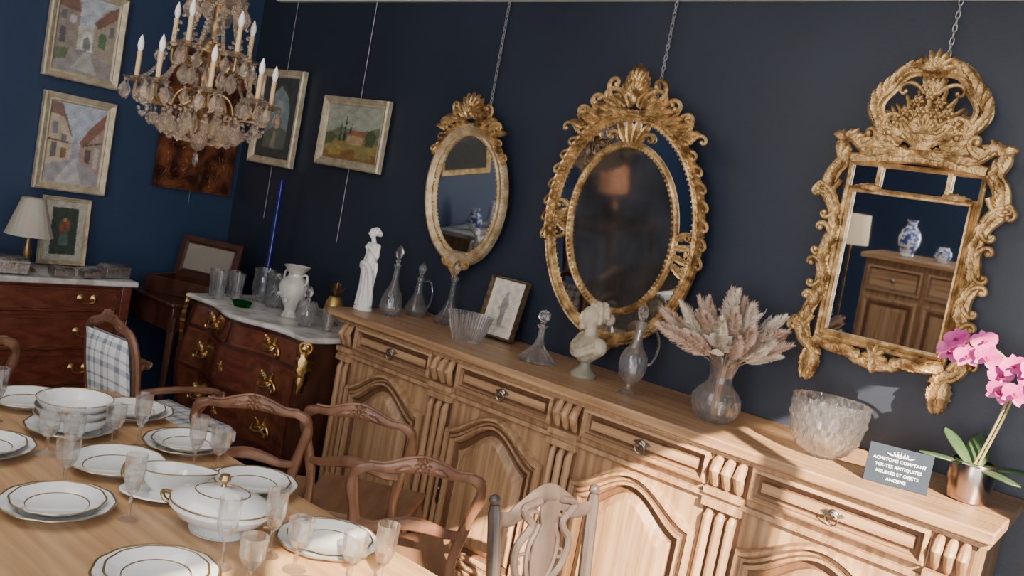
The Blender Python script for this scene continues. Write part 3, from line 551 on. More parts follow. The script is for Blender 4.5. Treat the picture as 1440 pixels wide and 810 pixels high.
def framed(name,label,loc,rz,w,h,fw,fm,shapes,wire=None,lean=0,mat_w=0,matc=(.6,.58,.5),nx=64,cat="picture"):
    p=thing(name,label,cat,loc,(0,0,rz)); o=rect(-w/2,w/2,-h/2,h/2)
    b=B(); b.steps(o,[(0,.012),(0,-.016),(fw*.18,-.024),(fw*.4,-.020),(fw*.7,-.010),(fw*.85,-.012),(fw,-.006),(fw,.006)],cap=False); b.box(-w/2+.003,w/2-.003,.006,.012,-h/2+.003,h/2-.003)
    mk("frame",b,fm,p,ang=25,rot=(lean,0,0)); iw=w-2*fw;ih=h-2*fw
    if mat_w: shapes=[(None,matc)]+[([( (mat_w+q[0]*(iw-2*mat_w))/iw,(mat_w+q[1]*(ih-2*mat_w))/ih) for q in (pp or [(0,0),(1,0),(1,1),(0,1)])],c_) for pp,c_ in shapes]
    canvas("painting",iw+.002,ih+.002,shapes,p,(lean,0,0),(0,0,0),nx)
    if wire:
        z0,z1=wire; mk("hanging_wire",B().tube([(0,.018,z0),(0,.018,z1)],.0024,6),STEEL,p)
    return p
street1=[(None,(.52,.57,.62)),([(0,0),(1,0),(1,.3),(0,.34)],(.33,.31,.30)),([(0,.25),(.36,.3),(.36,.9),(.2,1),(0,1)],(.33,.28,.24)),([(.0,.8),(.38,.78),(.3,.93),(.0,1)],(.22,.13,.10)),([(.36,.3),(.66,.32),(.66,.62),(.36,.62)],(.60,.55,.47)),([(.62,.26),(1,.2),(1,.95),(.8,.9),(.62,.7)],(.42,.36,.29)),([(.6,.68),(.85,.9),(1,.97),(1,.82),(.7,.62)],(.26,.15,.11)),([(.42,.32),(.42,.48),(.46,.55),(.53,.57),(.60,.53),(.62,.47),(.62,.3)],(.75,.74,.70)),([(.46,.32),(.46,.45),(.52,.50),(.58,.45),(.58,.32)],(.25,.28,.26)),([(.06,.35),(.16,.36),(.16,.55),(.06,.55)],(.12,.12,.13)),([(.2,.62),(.3,.62),(.3,.72),(.2,.72)],(.55,.55,.56)),([(.05,.65),(.14,.65),(.14,.76),(.05,.76)],(.15,.15,.17)),([(.72,.4),(.84,.38),(.84,.58),(.72,.58)],(.12,.22,.12)),([(.88,.55),(.96,.56),(.96,.7),(.88,.68)],(.2,.18,.17)),([(.3,.05),(.5,.28),(.6,.28),(.75,.02)],(.48,.46,.44)),([(0,.12),(.2,.16),(.24,.3),(0,.28)],(.16,.20,.12))]
street2=[(None,(.50,.56,.64)),([(0,0),(1,0),(1,.28),(0,.3)],(.36,.35,.36)),([(0,.2),(.42,.3),(.42,.6),(.25,.85),(0,.95)],(.56,.46,.34)),([(0,.85),(.25,.82),(.44,.56),(.40,.66),(.2,.98),(0,1)],(.26,.16,.13)),([(.58,.3),(1,.15),(1,.85),(.75,.7),(.58,.55)],(.40,.30,.25)),([(.56,.52),(.75,.74),(1,.95),(1,.78),(.7,.5)],(.30,.15,.11)),([(.08,.3),(.18,.32),(.18,.5),(.08,.5)],(.16,.14,.13)),([(.24,.5),(.34,.5),(.34,.6),(.24,.62)],(.20,.22,.26)),([(.06,.6),(.16,.6),(.16,.74),(.06,.75)],(.22,.22,.25)),([(.26,.3),(.36,.31),(.36,.44),(.26,.44)],(.25,.14,.08)),([(.7,.3),(.8,.28),(.8,.45),(.7,.46)],(.14,.11,.10)),([(.86,.25),(.95,.22),(.95,.5),(.86,.5)],(.55,.50,.44)),([(.44,.3),(.57,.3),(.57,.5),(.5,.58),(.44,.5)],(.42,.40,.44)),([(.2,.0),(.45,.28),(.55,.28),(.7,0)],(.52,.50,.50)),([(0,.52),(.4,.5),(.4,.515),(0,.54)],(.15,.09,.06)),([(.62,.48),(1,.56),(1,.58),(.62,.50)],(.14,.09,.07))]
framed("framed_picture","cream framed painting of a village street with archway",(-4.845,-.96,2.085),pi/2,.40,.50,.045,CREAM,street1,wire=(.25,.5))
framed("framed_picture","cream framed painting of a half timbered street",(-4.845,-.94,1.50),pi/2,.385,.52,.045,CREAM,street2)
framed("framed_picture","cream framed picture of red flowers on dark green",(-4.80,-.955,1.025),pi/2,.25,.37,.022,CREAM,[(None,(.05,.07,.055)),([(.3,.2),(.7,.2),(.62,.45),(.38,.45)],(.10,.17,.14)),([(.3,.45),(.45,.4),(.7,.5),(.75,.7),(.5,.8),(.3,.7)],(.13,.11,.06)),([(.35,.5),(.48,.5),(.48,.62),(.35,.62)],(.5,.06,.03)),([(.55,.58),(.68,.58),(.68,.7),(.55,.7)],(.5,.08,.04)),([(.45,.7),(.55,.7),(.55,.78),(.45,.78)],(.45,.3,.1))],mat_w=.035,matc=(.5,.47,.40),lean=-.06)
cp=thing("copper_relief","large embossed copper relief panel hanging near the corner","relief",(-4.845,-.215,1.755),(0,0,pi/2))
b=B(); b.box(-.255,.255,-.008,.012,-.415,.415); mk("panel",b,COPR,cp,bevel=.004)
b=B(); rr=random.Random(5)
for k in range(130):
    x=rr.uniform(-.22,.22); z=rr.uniform(-.38,.38); b.leaf(x,z,rr.uniform(0,6.28),rr.uniform(.03,.08),rr.uniform(.015,.04),-.008,rr.uniform(.008,.018))
b.steps(rect(-.255,.255,-.415,.415),[(0,-.008),(0,-.014),(.012,-.014),(.014,-.008)],cap=False); mk("relief_figures",b,COPR,cp)
mk("hanging_wire",B().tube([(0,.016,-.5),(0,.016,.83)],.0022,5),STEEL,cp)
framed("framed_picture","gold framed picture of a pale arched view on grey",(-4.50,.068,1.878),0,.44,.58,.045,CREAM,[(None,(.06,.065,.07)),([(.18,.12),(.82,.12),(.82,.6),(.74,.76),(.5,.9),(.26,.76),(.18,.6)],(.22,.29,.30)),([(.18,.12),(.82,.12),(.82,.35),(.5,.42),(.18,.3)],(.13,.15,.12)),([(.3,.5),(.45,.6),(.65,.58),(.6,.7),(.4,.74)],(.33,.38,.37)),([(.4,.12),(.55,.12),(.52,.34),(.44,.34)],(.30,.27,.22))],wire=(-.62,.71))
framed("framed_picture","cream and gold framed landscape with cypresses and cottage",(-3.785,.068,1.847),0,.55,.395,.045,CREAM,[(None,(.42,.45,.36)),([(0,0),(1,0),(1,.45),(0,.5)],(.36,.28,.10)),([(0,.45),(.3,.62),(.6,.52),(1,.66),(1,.35),(0,.38)],(.20,.23,.15)),([(0,0),(1,0),(1,.14),(.5,.2),(0,.12)],(.28,.15,.05)),([(.42,.3),(.70,.3),(.72,.47),(.42,.47)],(.55,.40,.22)),([(.39,.46),(.45,.56),(.70,.56),(.75,.45)],(.40,.16,.08)),([(.34,.35),(.38,.35),(.37,.78),(.355,.8)],(.03,.06,.03)),([(.44,.5),(.47,.5),(.465,.72)],(.04,.07,.03)),([(.26,.35),(.30,.35),(.29,.66),(.275,.68)],(.04,.07,.03)),([(.75,.3),(.9,.3),(.95,.5),(.84,.62),(.74,.5)],(.09,.12,.05)),([(0,.25),(.15,.28),(.2,.42),(.1,.5),(0,.45)],(.12,.14,.06)),([(.1,.05),(.35,.1),(.3,.26),(.12,.24)],(.45,.33,.10)),([(.6,.05),(.9,.08),(.85,.22),(.6,.24)],(.33,.28,.10))],wire=(-.62,.74))
# ---------------- chandelier ----------------
cd=thing("chandelier","brass and crystal chandelier with candle bulbs and glass drops","chandelier",(-2.93,-1.36,1.625))
b=B(); b.lathe([(0,.03),(.02,.035),(.03,.06),(.012,.085),(.02,.10),(.045,.13),(.05,.16),(.03,.19),(.012,.21),(.012,.28),(.03,.30),(.045,.33),(.03,.37),(.012,.39),(.012,.50),(.028,.53),(.012,.56),(.008,.58),(.008,1.315),(.05,1.32),(.055,1.325),(0,1.325)],n=20); mk("stem",b,BRASS,cd)
mk("crystal_dish",B().lathe([(.05,.28),(.085,.30),(.08,.305),(.045,.29)],n=40,fl=lambda t,z,r:r*(1+.08*cos(10*t))),GLB,cd); mk("crystal_orb",B().ball((0,0,.43),.035,12,8),GLB,cd); mk("crystal_dish",B().lathe([(.02,.50),(.09,.525),(.10,.54),(.09,.535),(.02,.515)],n=48,fl=lambda t,z,r:r*(1+.08*cos(12*t))),GLB,cd); mk("crystal_orb",B().ball((0,0,.0),.028,10,8),GLB,cd)
pend=B(); pend.lathe([(0,0),(.006,-.006),(.0015,-.012),(.012,-.026),(.018,-.042),(.012,-.056),(0,-.066)],n=6,sy=.55)
pd=None; npd=0
def pendant(x,y,z,s=1,rz=0):
    global pd,npd
    if npd>=99: return
    npd+=1
    if pd is None: pd=o=mk("crystal_drop",pend,GLB,cd,ang=0)
    else: o=pd.copy(); COL.objects.link(o)
    o.location=(x,y,z); o.rotation_euler=(0,0,rz); o.scale=(s,s,s)
def arms(n,r,z0,z1,off,q_):
    for k in range(n):
        a=2*pi*k/n+off; arm=B(); p=bez([(.02,0,z0),(r*.35,0,z0-.05),(r*.7,0,z0-.055),(r*.97,0,z1-.05),(r,0,z1)],6); arm.tube(p,[.0075-.0025*i/len(p) for i in range(len(p))],7)
        arm.scroll(r*.45,z0-.045,pi/2+.2,.09,1,.006,.0); arm.lathe([(0,0),(.02,.004),(.010,.012),(.014,.02)],c=(r,0,z1),n=12)
        A=mk("arm",arm,BRASS,cd,rot=(0,0,a))
        mk("drip_pan",B().lathe([(.008,0),(.034,.010),(.042,.018),(.038,.019),(.012,.006)],c=(r,0,z1-.004),n=30,fl=lambda t,z,rr:rr*(1+.1*cos(10*t))),GLB,A)
        mk("candle",B().lathe([(.0085,.016),(.0085,.105),(.004,.108)],c=(r,0,z1),n=12),CAND,A)
        mk("bulb",B().lathe([(.005,.105),(.008,.112),(.0112,.126),(.010,.142),(.005,.156),(.002,.164),(0,.167)],c=(r,0,z1),n=12),BULB,A)
        for q in range(q_):
            t=a+q*2*pi/q_+.4; pendant(r*cos(a)+.038*cos(t),r*sin(a)+.038*sin(t),z1+.008,1.15,t)
arms(8,.235,.17,.175,.3,5); arms(5,.14,.33,.325,.1,3)
for k in range(10): a=2*pi*k/10; pendant(.085*cos(a),.085*sin(a),.29,1.4,a)
for k in range(10): a=2*pi*k/10+.3; pendant(.095*cos(a),.095*sin(a),.53,1.4,a)
for k in range(10): a=2*pi*k/10+.3; pendant(.06*cos(a),.06*sin(a),.13,1.6,a)
for k in range(12): a=2*pi*k/12+.1; pendant(.13*cos(a),.13*sin(a),.11,1.5,a)
pendant(0,0,-.02,1.0)
sw=B()
for k in range(8):
    a=2*pi*k/8+.3
    for i in range(22):
        t=i/21; r_=.09+.145*t; z=.53-.34*t-.09*sin(pi*t); sw.ball((r_*cos(a),r_*sin(a),z),.0072,6,4)
        r_=.05+.09*t; z=.53-.20*t-.06*sin(pi*t); sw.ball((r_*cos(a+.3),r_*sin(a+.3),z),.0068,6,4)
    for i in range(16):
        t=i/15; r_=.235*(1-t); z=.16-.15*t-.06*sin(pi*t); sw.ball((r_*cos(a),r_*sin(a),z),.007,6,4)
        r_=.13*(1-t)+.02; z=.14-.14*t-.03*sin(pi*t); sw.ball((r_*cos(a+.4),r_*sin(a+.4),z),.007,6,4)
    a2=a+2*pi/8
    for i in range(1,10):
        t=i/10
        for rr_,z0,dz in ((.235,.175,.07),(.235,.175,.11),(.10,.40,.07),(.095,.53,.05)):
            x=rr_*(cos(a)*(1-t)+cos(a2)*t); y=rr_*(sin(a)*(1-t)+sin(a2)*t); sw.ball((x,y,z0-dz*sin(pi*t)),.0066,6,4)
for k in range(24): a=k*2*pi/24; r_=(.18,.10,.14)[k%3]; sw.lathe([(0,0),(.006,-.006),(.0015,-.012),(.012,-.026),(.018,-.042),(.012,-.056),(0,-.066)],c=(r_*cos(a),r_*sin(a),(.10,.06,.19)[k%3]),n=6)
mk("bead_swags",sw,GLB,cd,kind="stuff",ang=30)
# ---------------- items on chest ----------------
lp=thing("table_lamp","small lamp with cream pleated shade on the marble chest","lamp",(-4.57,-1.225,.836))
mk("base",B().lathe([(.05,0),(.05,.01),(.02,.02),(.014,.05),(.024,.09),(.012,.14),(.008,.23)],n=20),BRASS,lp); mk("lamp_shade",B().lathe([(.112,.18),(.107,.19),(.052,.37),(.049,.37),(.104,.19)],n=80,fl=lambda t,z,r:r*(1+.012*cos(20*t))),SHADE,lp)
def casket(loc,rz,w,d,h,label):
    c_=thing("casket",label,"box",loc,(0,0,rz)); b=B().box(-w/2,w/2,-d/2,d/2,.006,h*.65)
    for x in (-w/2+.01,w/2-.01):
        for y in (-d/2+.01,d/2-.01): b.ball((x,y,.006),.006,6,5)
    mk("body",b,SILV,c_,bevel=.003); b=B(); b.steps(rect(-w/2-.003,w/2+.003,-d/2-.003,d/2+.003),[(0,h*.66),(0,h*.72),(.012,h*.92),(.03,h),(.032,h)],M=M); mk("lid",b,SILV,c_); mk("clasp",B().ball((0,-d/2-.004,h*.66),.007,8,6),BRASS,c_)
casket((-4.46,-1.335,.836),1.5,.14,.10,.09,"small engraved silver casket beside the lamp"); casket((-4.44,-1.10,.836),1.6,.10,.08,.055,"low metal trinket box on the marble"); casket((-4.43,-.96,.836),1.6,.09,.07,.05,"small metal pill box on the marble"); casket((-4.48,-.81,.836),1.7,.14,.09,.08,"silver hinged casket at the chest edge"); casket((-4.66,-1.42,.836),1.5,.16,.10,.12,"dark metal casket behind the lamp")
# ---------------- crystal & ornaments ----------------
def cut(k,amp,tw=0): return lambda t,z,r: r*(1+amp*abs(cos(k*t/2+tw*z))-amp)
def dia(k,tw,amp): return lambda t,z,r: r*(1-amp*abs(sin(k*t+z*tw))-amp*abs(sin(k*t-z*tw)))
def single(name,b,m,loc,label,cat,rz=0,ang=35,group=None,**k): return mk(name,b,m,loc=loc,rot=(0,0,rz),ang=ang,label=label,cat=cat,group=group,**k)
t0=single("crystal_tumbler",B().vessel([(.03,0),(.028,.004),(.030,.05),(.036,.14),(.037,.145)],.003,n=48,fl=cut(16,.08)),GLC,(-4.06,-.46,.841),"tall cut crystal tumbler on the marble commode","glass",group="crystal tumblers on the commode",ang=15)
for x,y in ((-3.97,-.49),(-3.96,-.39),(-4.05,-.36)): dup(t0,(x,y,.841))
def jug(loc,rz,s,label,prof,hd,stop=None,name="glass_decanter",cat="decanter",fl=None,n=20,mt=None):
    mt=mt or GL; p=thing(name,label,cat,loc,(0,0,rz)); mk("body",B().vessel([(r*s,z*s) for r,z in prof],.0025,.006,n=n,fl=fl),mt,p,ang=12)
    if hd: mk("handle",B().tube(bez([(q[0]*s,0,q[1]*s) for q in hd],5),.0045*s,8),GL,p)
    if stop:
        z=stop; mk("stopper",B().lathe([(r*s,(z+h)*s) for r,h in ((0,-.02),(.008,-.015),(.009,.0),(.014,.006),(.007,.014),(.016,.028),(.022,.045),(.016,.062),(.006,.078),(0,.082))],n=8),GLC,p,ang=0)
    return p
JP=[(.045,0),(.04,.01),(.050,.03),(.055,.05),(.059,.07),(.06,.09),(.058,.115),(.055,.14),(.057,.16),(.06,.185)]; JH=[(.058,.16),(.09,.16),(.09,.09),(.058,.06)]
jug((-3.93,-.25,.841),.8,1,"cut crystal water jug on the commode",JP,JH,name="crystal_jug",cat="jug",fl=dia(7,45,.05),n=63,mt=GLC); jug((-3.80,-.26,.841),.2,.98,"second cut crystal water jug on the commode",JP,JH,name="crystal_jug",cat="jug",fl=dia(7,45,.05),n=63,mt=GLC)
single("green_ashtray",B().vessel([(.04,0),(.042,.005),(.052,.025),(.050,.03)],.008,.008,n=8),GLG,(-3.78,-.47,.841),"small green glass ashtray on the marble","ashtray",ang=20)
wv=thing("porcelain_vase","white porcelain vase with modelled flowers and flared rim","vase",(-3.57,-.32,.841)); mk("body",B().vessel([(.045,0),(.04,.01),(.03,.03),(.035,.05),(.065,.10),(.078,.15),(.07,.185),(.04,.21),(.038,.225),(.065,.262),(.068,.265)],.003,n=36,fl=lambda t,z,r:r*(1+.02*cos(6*t))),FLW,wv)
b=B()
for k in range(14):
    a=R.uniform(0,6.28); z=R.uniform(.07,.18); b.ball((.07*cos(a),.07*sin(a),z),R.uniform(.008,.014),7,5)
mk("modelled_flowers",b,FLW,wv,kind="stuff")
for s_ in (-1,1): mk("handle",B().tube(bez([(s_*.062,0,.17),(s_*.095,0,.19),(s_*.085,0,.23),(s_*.045,0,.22)],4),.006,7),FLW,wv)
jug((-3.34,-.40,.841),1,.9,"cut crystal lidded biscuit jar on the commode",[(.04,0),(.03,.01),(.05,.03),(.06,.05),(.065,.07),(.063,.095),(.06,.12),(.05,.14)],None,.145,name="crystal_jar",cat="jar",fl=dia(8,50,.05),n=64,mt=GLC); jug((-3.24,-.34,.841),1,.7,"small cut crystal vase beside the jar",[(.035,0),(.03,.01),(.045,.08),(.055,.15),(.057,.155)],None,name="crystal_vase",cat="vase",fl=cut(16,.08),n=48,mt=GLC)
pn=thing("pineapple_ornament","small gilded pineapple ornament on the commode","ornament",(-3.38,-.20,.841)); b=B().lathe([(.035,0),(.03,.01),(.012,.02),(.015,.035),(.035,.05),(.048,.085),(.044,.12),(.028,.148),(0,.155)],n=24,fl=lambda t,z,r:r*(1+.07*abs(sin(6*t+z*60))*abs(sin(6*t-z*60)))); mk("fruit",b,PINE,pn)
b=B()
for k in range(16): a=k*2.4; b.petal(T(0,0,.148)@Rz(a)@Rx(1.25-.05*k),.075,.018,.4)
mk("leaf_crown",b,BRASS,pn)
# statue
def cap(b,p,q,r1,r2): b.ball(p,r1,10,8); b.ball(q,r2,10,8); b.tube([p,q],[r1,r2],10)
st=thing("statuette","white figurine of a draped standing woman","statuette",(-3.012,-.34,1.001),(0,0,-.1)); b=B()
mk("plinth",B().lathe([(.05,0),(.05,.012),(.042,.018),(.04,.022)],n=24,sx=1,sy=.85),BIS,st)
b.ball((0,0,.215),.040,12,9,sc=(1,.8,.9)); cap(b,(0,0,.22),(.006,0,.27),.032,.024); b.ball((.006,-.002,.297),.036,12,9,sc=(1,.68,.85)); b.ball((.020,-.024,.297),.014,8,6); b.ball((-.009,-.024,.299),.014,8,6)
cap(b,(.003,.002,.315),(-.004,-.004,.345),.013,.011); b.ball((-.008,-.008,.368),.021,12,9,sc=(.85,.95,1.18)); b.ball((-.004,.008,.377),.022,10,8); b.ball((.004,.024,.368),.014,8,6); b.ball((-.012,-.028,.364),.0045,6,5)
cap(b,(.040,0,.312),(.056,-.010,.262),.012,.010); cap(b,(.056,-.010,.262),(.022,-.036,.302),.010,.008); b.ball((.016,-.038,.305),.009,7,5)
cap(b,(-.032,0,.312),(-.046,.008,.255),.012,.010); cap(b,(-.046,.008,.255),(-.042,-.012,.205),.010,.008); b.ball((-.041,-.016,.197),.010,7,5)
mk("figure",b,BIS,st,mods=(("REMESH",{"mode":'VOXEL',"voxel_size":.003,"use_smooth_shade":True}),("SMOOTH",{"iterations":3})))
b=B(); b.lathe([(.046,.022),(.041,.06),(.036,.12),(.040,.18),(.043,.21),(.036,.232)],n=64,sy=.8,fl=lambda t,z,r:r*(1+.10*cos(9*t+z*16)+.06*cos(5*t-z*10))); b.tube(bez([(-.048,-.01,.20),(0,-.043,.225),(.04,-.03,.20),(.052,-.012,.10),(.048,.0,.03)],5),[.012]*21,8); mk("drapery",b,BIS,st)
jug((-2.90,-.27,1.001),.5,1.0,"tall cut crystal decanter with pointed stopper",[(.045,0),(.05,.01),(.054,.025),(.056,.04),(.054,.065),(.05,.09),(.042,.11),(.03,.13),(.016,.17),(.013,.22),(.022,.245)],None,.255,fl=dia(6,45,.05),n=48,mt=GLC)
jug((-2.90,-.10,1.001),.2,.95,"glass claret jug with looping handle",[(.045,0),(.05,.01),(.06,.03),(.045,.07),(.022,.12),(.015,.17),(.02,.20)],[(.016,.18),(.06,.19),(.085,.13),(.07,.06),(.05,.05)],.20,n=32)
jug((-2.735,-.04,1.001),.2,1.05,"slender bell shaped crystal decanter",[(.065,0),(.067,.008),(.05,.03),(.03,.07),(.015,.12),(.012,.19),(.024,.215)],None,.215,fl=cut(10,.08),n=40)
single("crystal_bowl",B().vessel([(.065,0),(.067,.01),(.085,.06),(.098,.11),(.103,.120)],.004,n=160,sx=1.12,sy=.75,fl=cut(40,.10)),GLC,(-2.40,-.27,1.001),"oval ribbed crystal bowl on the sideboard","bowl",rz=.1,ang=15)
framed("framed_picture","small slim framed sketch of a standing figure",(-2.43,-.015,1.145),0,.21,.285,.011,AGF,[(None,(.60,.55,.47)),([(.42,.1),(.6,.1),(.64,.45),(.7,.6),(.58,.78),(.44,.76),(.34,.6),(.4,.4)],(.25,.23,.22)),([(.45,.74),(.57,.74),(.57,.88),(.45,.88)],(.35,.30,.26)),([(.2,.08),(.8,.08),(.8,.13),(.2,.13)],(.40,.37,.33)),([(.3,.45),(.42,.5),(.4,.56),(.28,.5)],(.30,.27,.25))],mat_w=.026,matc=(.66,.62,.54),lean=-.2,nx=60)
sd=thing("glass_decanter","wide based ship decanter with round stopper","decanter",(-2.03,-.24,1.001)); mk("body",B().vessel([(.078,0),(.082,.006),(.080,.014),(.070,.026),(.045,.045),(.025,.07),(.015,.10),(.013,.14),(.026,.155)],.003,n=48,fl=cut(12,.09)),GLC,sd,ang=12); mk("stopper",B().lathe([(0,.14),(.008,.145),(.008,.16),(.012,.165),(.006,.172)],n=12).ball((0,0,.195),.026,10,7),GLC,sd,ang=0)
# bust
bu=thing("bust","pale stone bust of a woman on a dark socle","bust",(-1.80,-.23,1.001),(0,0,-.62),sc=1.06); mk("socle",B().lathe([(.05,0),(.05,.012),(.04,.02),(.022,.04),(.020,.055),(.034,.07),(.036,.078)],n=24),SOC,bu)
b=B(); b.ball((0,.005,.118),.058,16,12,sc=(1.6,.80,.85)); b.ball((.072,.008,.128),.036,10,8); b.ball((-.072,.008,.128),.036,10,8); b.ball((0,-.014,.10),.046,10,8,sc=(1.3,.8,1)); cap(b,(0,.004,.14),(0,-.004,.19),.029,.024)
b.ball((0,-.010,.225),.042,18,14,sc=(.82,.98,1.12)); b.ball((0,.014,.243),.046,14,10,sc=(.92,.98,.92)); b.ball((0,.062,.228),.024,10,8); b.ball((0,-.054,.221),.008,8,6,sc=(.8,1.1,1.5)); b.ball((0,-.051,.236),.006,7,5,sc=(.7,1,1.6)); b.ball((0,-.047,.204),.009,8,6,sc=(1.4,.7,.6)); b.ball((0,-.042,.190),.013,8,6); b.ball((.036,.0,.222),.008,6,5,sc=(.5,1,1.6)); b.ball((-.036,.0,.222),.008,6,5,sc=(.5,1,1.6))
for k in range(13):
    a=math.radians(-20+k*18); b.ball((.042*cos(a),-.014+.024*abs(cos(a)) ,.232+.042*sin(a)),.0125,8,6)
for yy in (.01,.035):
    for k in range(9):
        a=math.radians(0+k*22); b.ball((.043*cos(a),yy,.240+.044*sin(a)),.010,7,5)
b.tube(bez([(-.095,-.01,.13),(-.03,-.050,.11),(.03,-.052,.10),(.095,-.015,.14)],5),.012,8); b.tube(bez([(-.08,-.02,.11),(-.02,-.054,.09),(.04,-.050,.085),(.09,-.01,.12)],5),.010,8)
mk("head_and_shoulders",b,STONE,bu,mods=(("REMESH",{"mode":'VOXEL',"voxel_size":.0026,"use_smooth_shade":True}),("SMOOTH",{"iterations":2})))
jug((-1.56,-.28,1.001),.6,1.0,"footed engraved crystal ewer with stopper and handle",[(.038,0),(.036,.006),(.010,.02),(.012,.04),(.035,.055),(.045,.07),(.053,.09),(.055,.11),(.055,.13),(.052,.15),(.043,.165),(.03,.18),(.018,.21),(.017,.25),(.026,.28)],[(.02,.25),(.06,.255),(.082,.20),(.07,.14),(.05,.12)],.27,name="crystal_ewer",cat="ewer",fl=dia(6,45,.045),n=60,mt=GLC)
# vase & bouquet
single("crystal_vase",B().vessel([(.05,0),(.056,.006),(.074,.018),(.086,.036),(.092,.06),(.089,.085),(.077,.106),(.058,.124),(.045,.140),(.042,.160),(.050,.19),(.06,.215),(.064,.232)],.004,n=96,fl=dia(9,55,.045)),GLC,(-1.22,-.25,1.001),"round bodied cut crystal vase holding dried grasses","vase",ang=12)
bq=thing("dried_bouquet","bouquet of pink beige pampas plumes and dried leaves","dried flowers",(-1.22,-.25,1.02))
plume=[]
for v in range(3):
    b=B(); L=.17; rr=random.Random(v); axis=bez([(0,0,0),(.004,0,.06),(.012,0,.12),(.03,0,L)],6)
    for k in range(700):
        t=rr.random(); p=axis[int(t*18)]; a=rr.uniform(0,6.28); w=.024*sin(pi*min(1,t*.8+.15))+.006; l=rr.uniform(.018,.042); d=Vector((cos(a)*w*1.1,sin(a)*w*1.1,l)); s_=Vector((-sin(a),cos(a),0))*.0010; e=p+d
        b.add([p-s_,p+s_,p+d*.6+s_*1.3+Vector((0,0,.003)),e,p+d*.6-s_*1.3],[(0,1,2,3,4)])
    b.tube(axis,[.007*sin(pi*min(1,i/18*.9+.08))+.002 for i in range(19)],6); plume.append(b)
base=[None]*3
stems=B()
for k in range(34):
    a=k*2.4; tl=.12+1.0*(k/34)**.6; ph=Rz(a)@Ry(tl); hgt=.10+.08*R.random()
    p0=Vector((.012*cos(a),.012*sin(a),.17)); d=(ph@Vector((0,0,1))); p1=p0+d*hgt*.7; v=k%3
    if base[v] is None: base[v]=o=mk("pampas_plume",plume[v],PAMW if v==2 else PAMP,bq,ang=0)
    else: o=base[v].copy(); COL.objects.link(o)
    o.location=p1; o.rotation_euler=(ph@Rz(R.uniform(0,6))).to_euler(); s_=R.uniform(.72,1.0)*(.85 if d.y>.3 else 1); o.scale=(s_,s_,s_); stems.tube([(.01*cos(a),.01*sin(a),.0),p0,p1],.0018,5)
mk("stems",stems,DRY,bq)
lb=None
for k in range(22):
    if lb is None:
        b=B(); b.tube([(0,0,0),(0,.06,.0)],.0012,4)
        for q in range(9): b.petal(T(0,.02+.010*q,0)@Rz((-1)**q*.9)@Rx(.2*((-1)**q)),.030,.022,.3)
        lb=o=mk("dried_leaf_sprig",b,PAMP2,bq)
    else: o=lb.copy(); COL.objects.link(o)
    a=-.9+R.uniform(-.9,1.2) if k%4 else R.uniform(3.2,6.28); e=R.uniform(.2,1.1); dirv=Vector((cos(a)*cos(e),sin(a)*cos(e),sin(e))); o.location=Vector((0,0,.2))+dirv*R.uniform(.06,.12); o.rotation_euler=dirv.to_track_quat('Y','Z').to_euler()
b=B()
for k in range(40):
    a=R.uniform(0,6.28); e=R.uniform(.5,1.4); b.ball(Vector((cos(a)*cos(e),sin(a)*cos(e),sin(e)))*R.uniform(.1,.2)+Vector((0,0,.2)),.006,6,4)
mk("mauve_blossoms",b,MAUVE,bq,kind="stuff")
# big bowl
single("cut_crystal_bowl",B().vessel([(.045,0),(.050,.006),(.070,.013),(.088,.027),(.101,.044),(.111,.063),(.118,.084),(.123,.105),(.126,.126),(.128,.146),(.129,.165),(.128,.178),(.126,.190)],.006,.01,n=160,fl=dia(10,50,.05)),GLC,(-.83,-.25,1.001),"large round diamond cut crystal bowl","bowl",ang=10)
# sign
sg=thing("shop_sign","small navy sign with white lettering and crown emblem","sign",(-.57,-.345,1.001),(-.12,0,.32))
mk("panel",B().prism(rect(-.090,.090,.0,.118),0,.004),SIGNM,sg,bevel=.001)
mk("stand",B().box(-.03,.03,.004,.04,.0,.003).prism([(-.02,0),(.02,0),(.0,.05)],.004,.007),SIGNM,sg)
def lettering(txt,size,x,z):
    cu=D.curves.new("t","FONT"); cu.body=txt; cu.size=size; cu.align_x='CENTER'; cu.extrude=.0003; cu.offset=.0001; cu.resolution_u=3; to=D.objects.new("t",cu); COL.objects.link(to); bpy.context.view_layer.update()
    me=D.meshes.new_from_object(to.evaluated_get(bpy.context.evaluated_depsgraph_get())); D.objects.remove(to); D.curves.remove(cu); me.materials.clear(); me.materials.append(WHITE)
    o=D.objects.new("lettering",me); COL.objects.link(o); o.parent=sg; o.location=(x,-.0008,z); o.rotation_euler=(pi/2,0,0)
for i,t in enumerate(("ACHETONS COMPTANT","TOUTES ANTIQUITES","MEUBLES ET OBJETS","ANCIENS")): lettering(t,.0136,0,.072-i*.0195)
b=B()
for k in range(-2,3): b.leaf(k*.007,.090,pi/2-k*.3,.013,.006,-.0046,.0008); b.ball((k*.009,-.001,.105-.001*k*k),.0016,6,4)
for s_ in (-1,1): b.tube([(s_*.018,-.001,.090),(0,-.001,.0885)],.0010,5); b.leaf(s_*.02,.091,0 if s_>0 else pi,.02,.006,-.0046,.0008,s_*.6)
mk("crown_emblem",b,WHITE,sg)
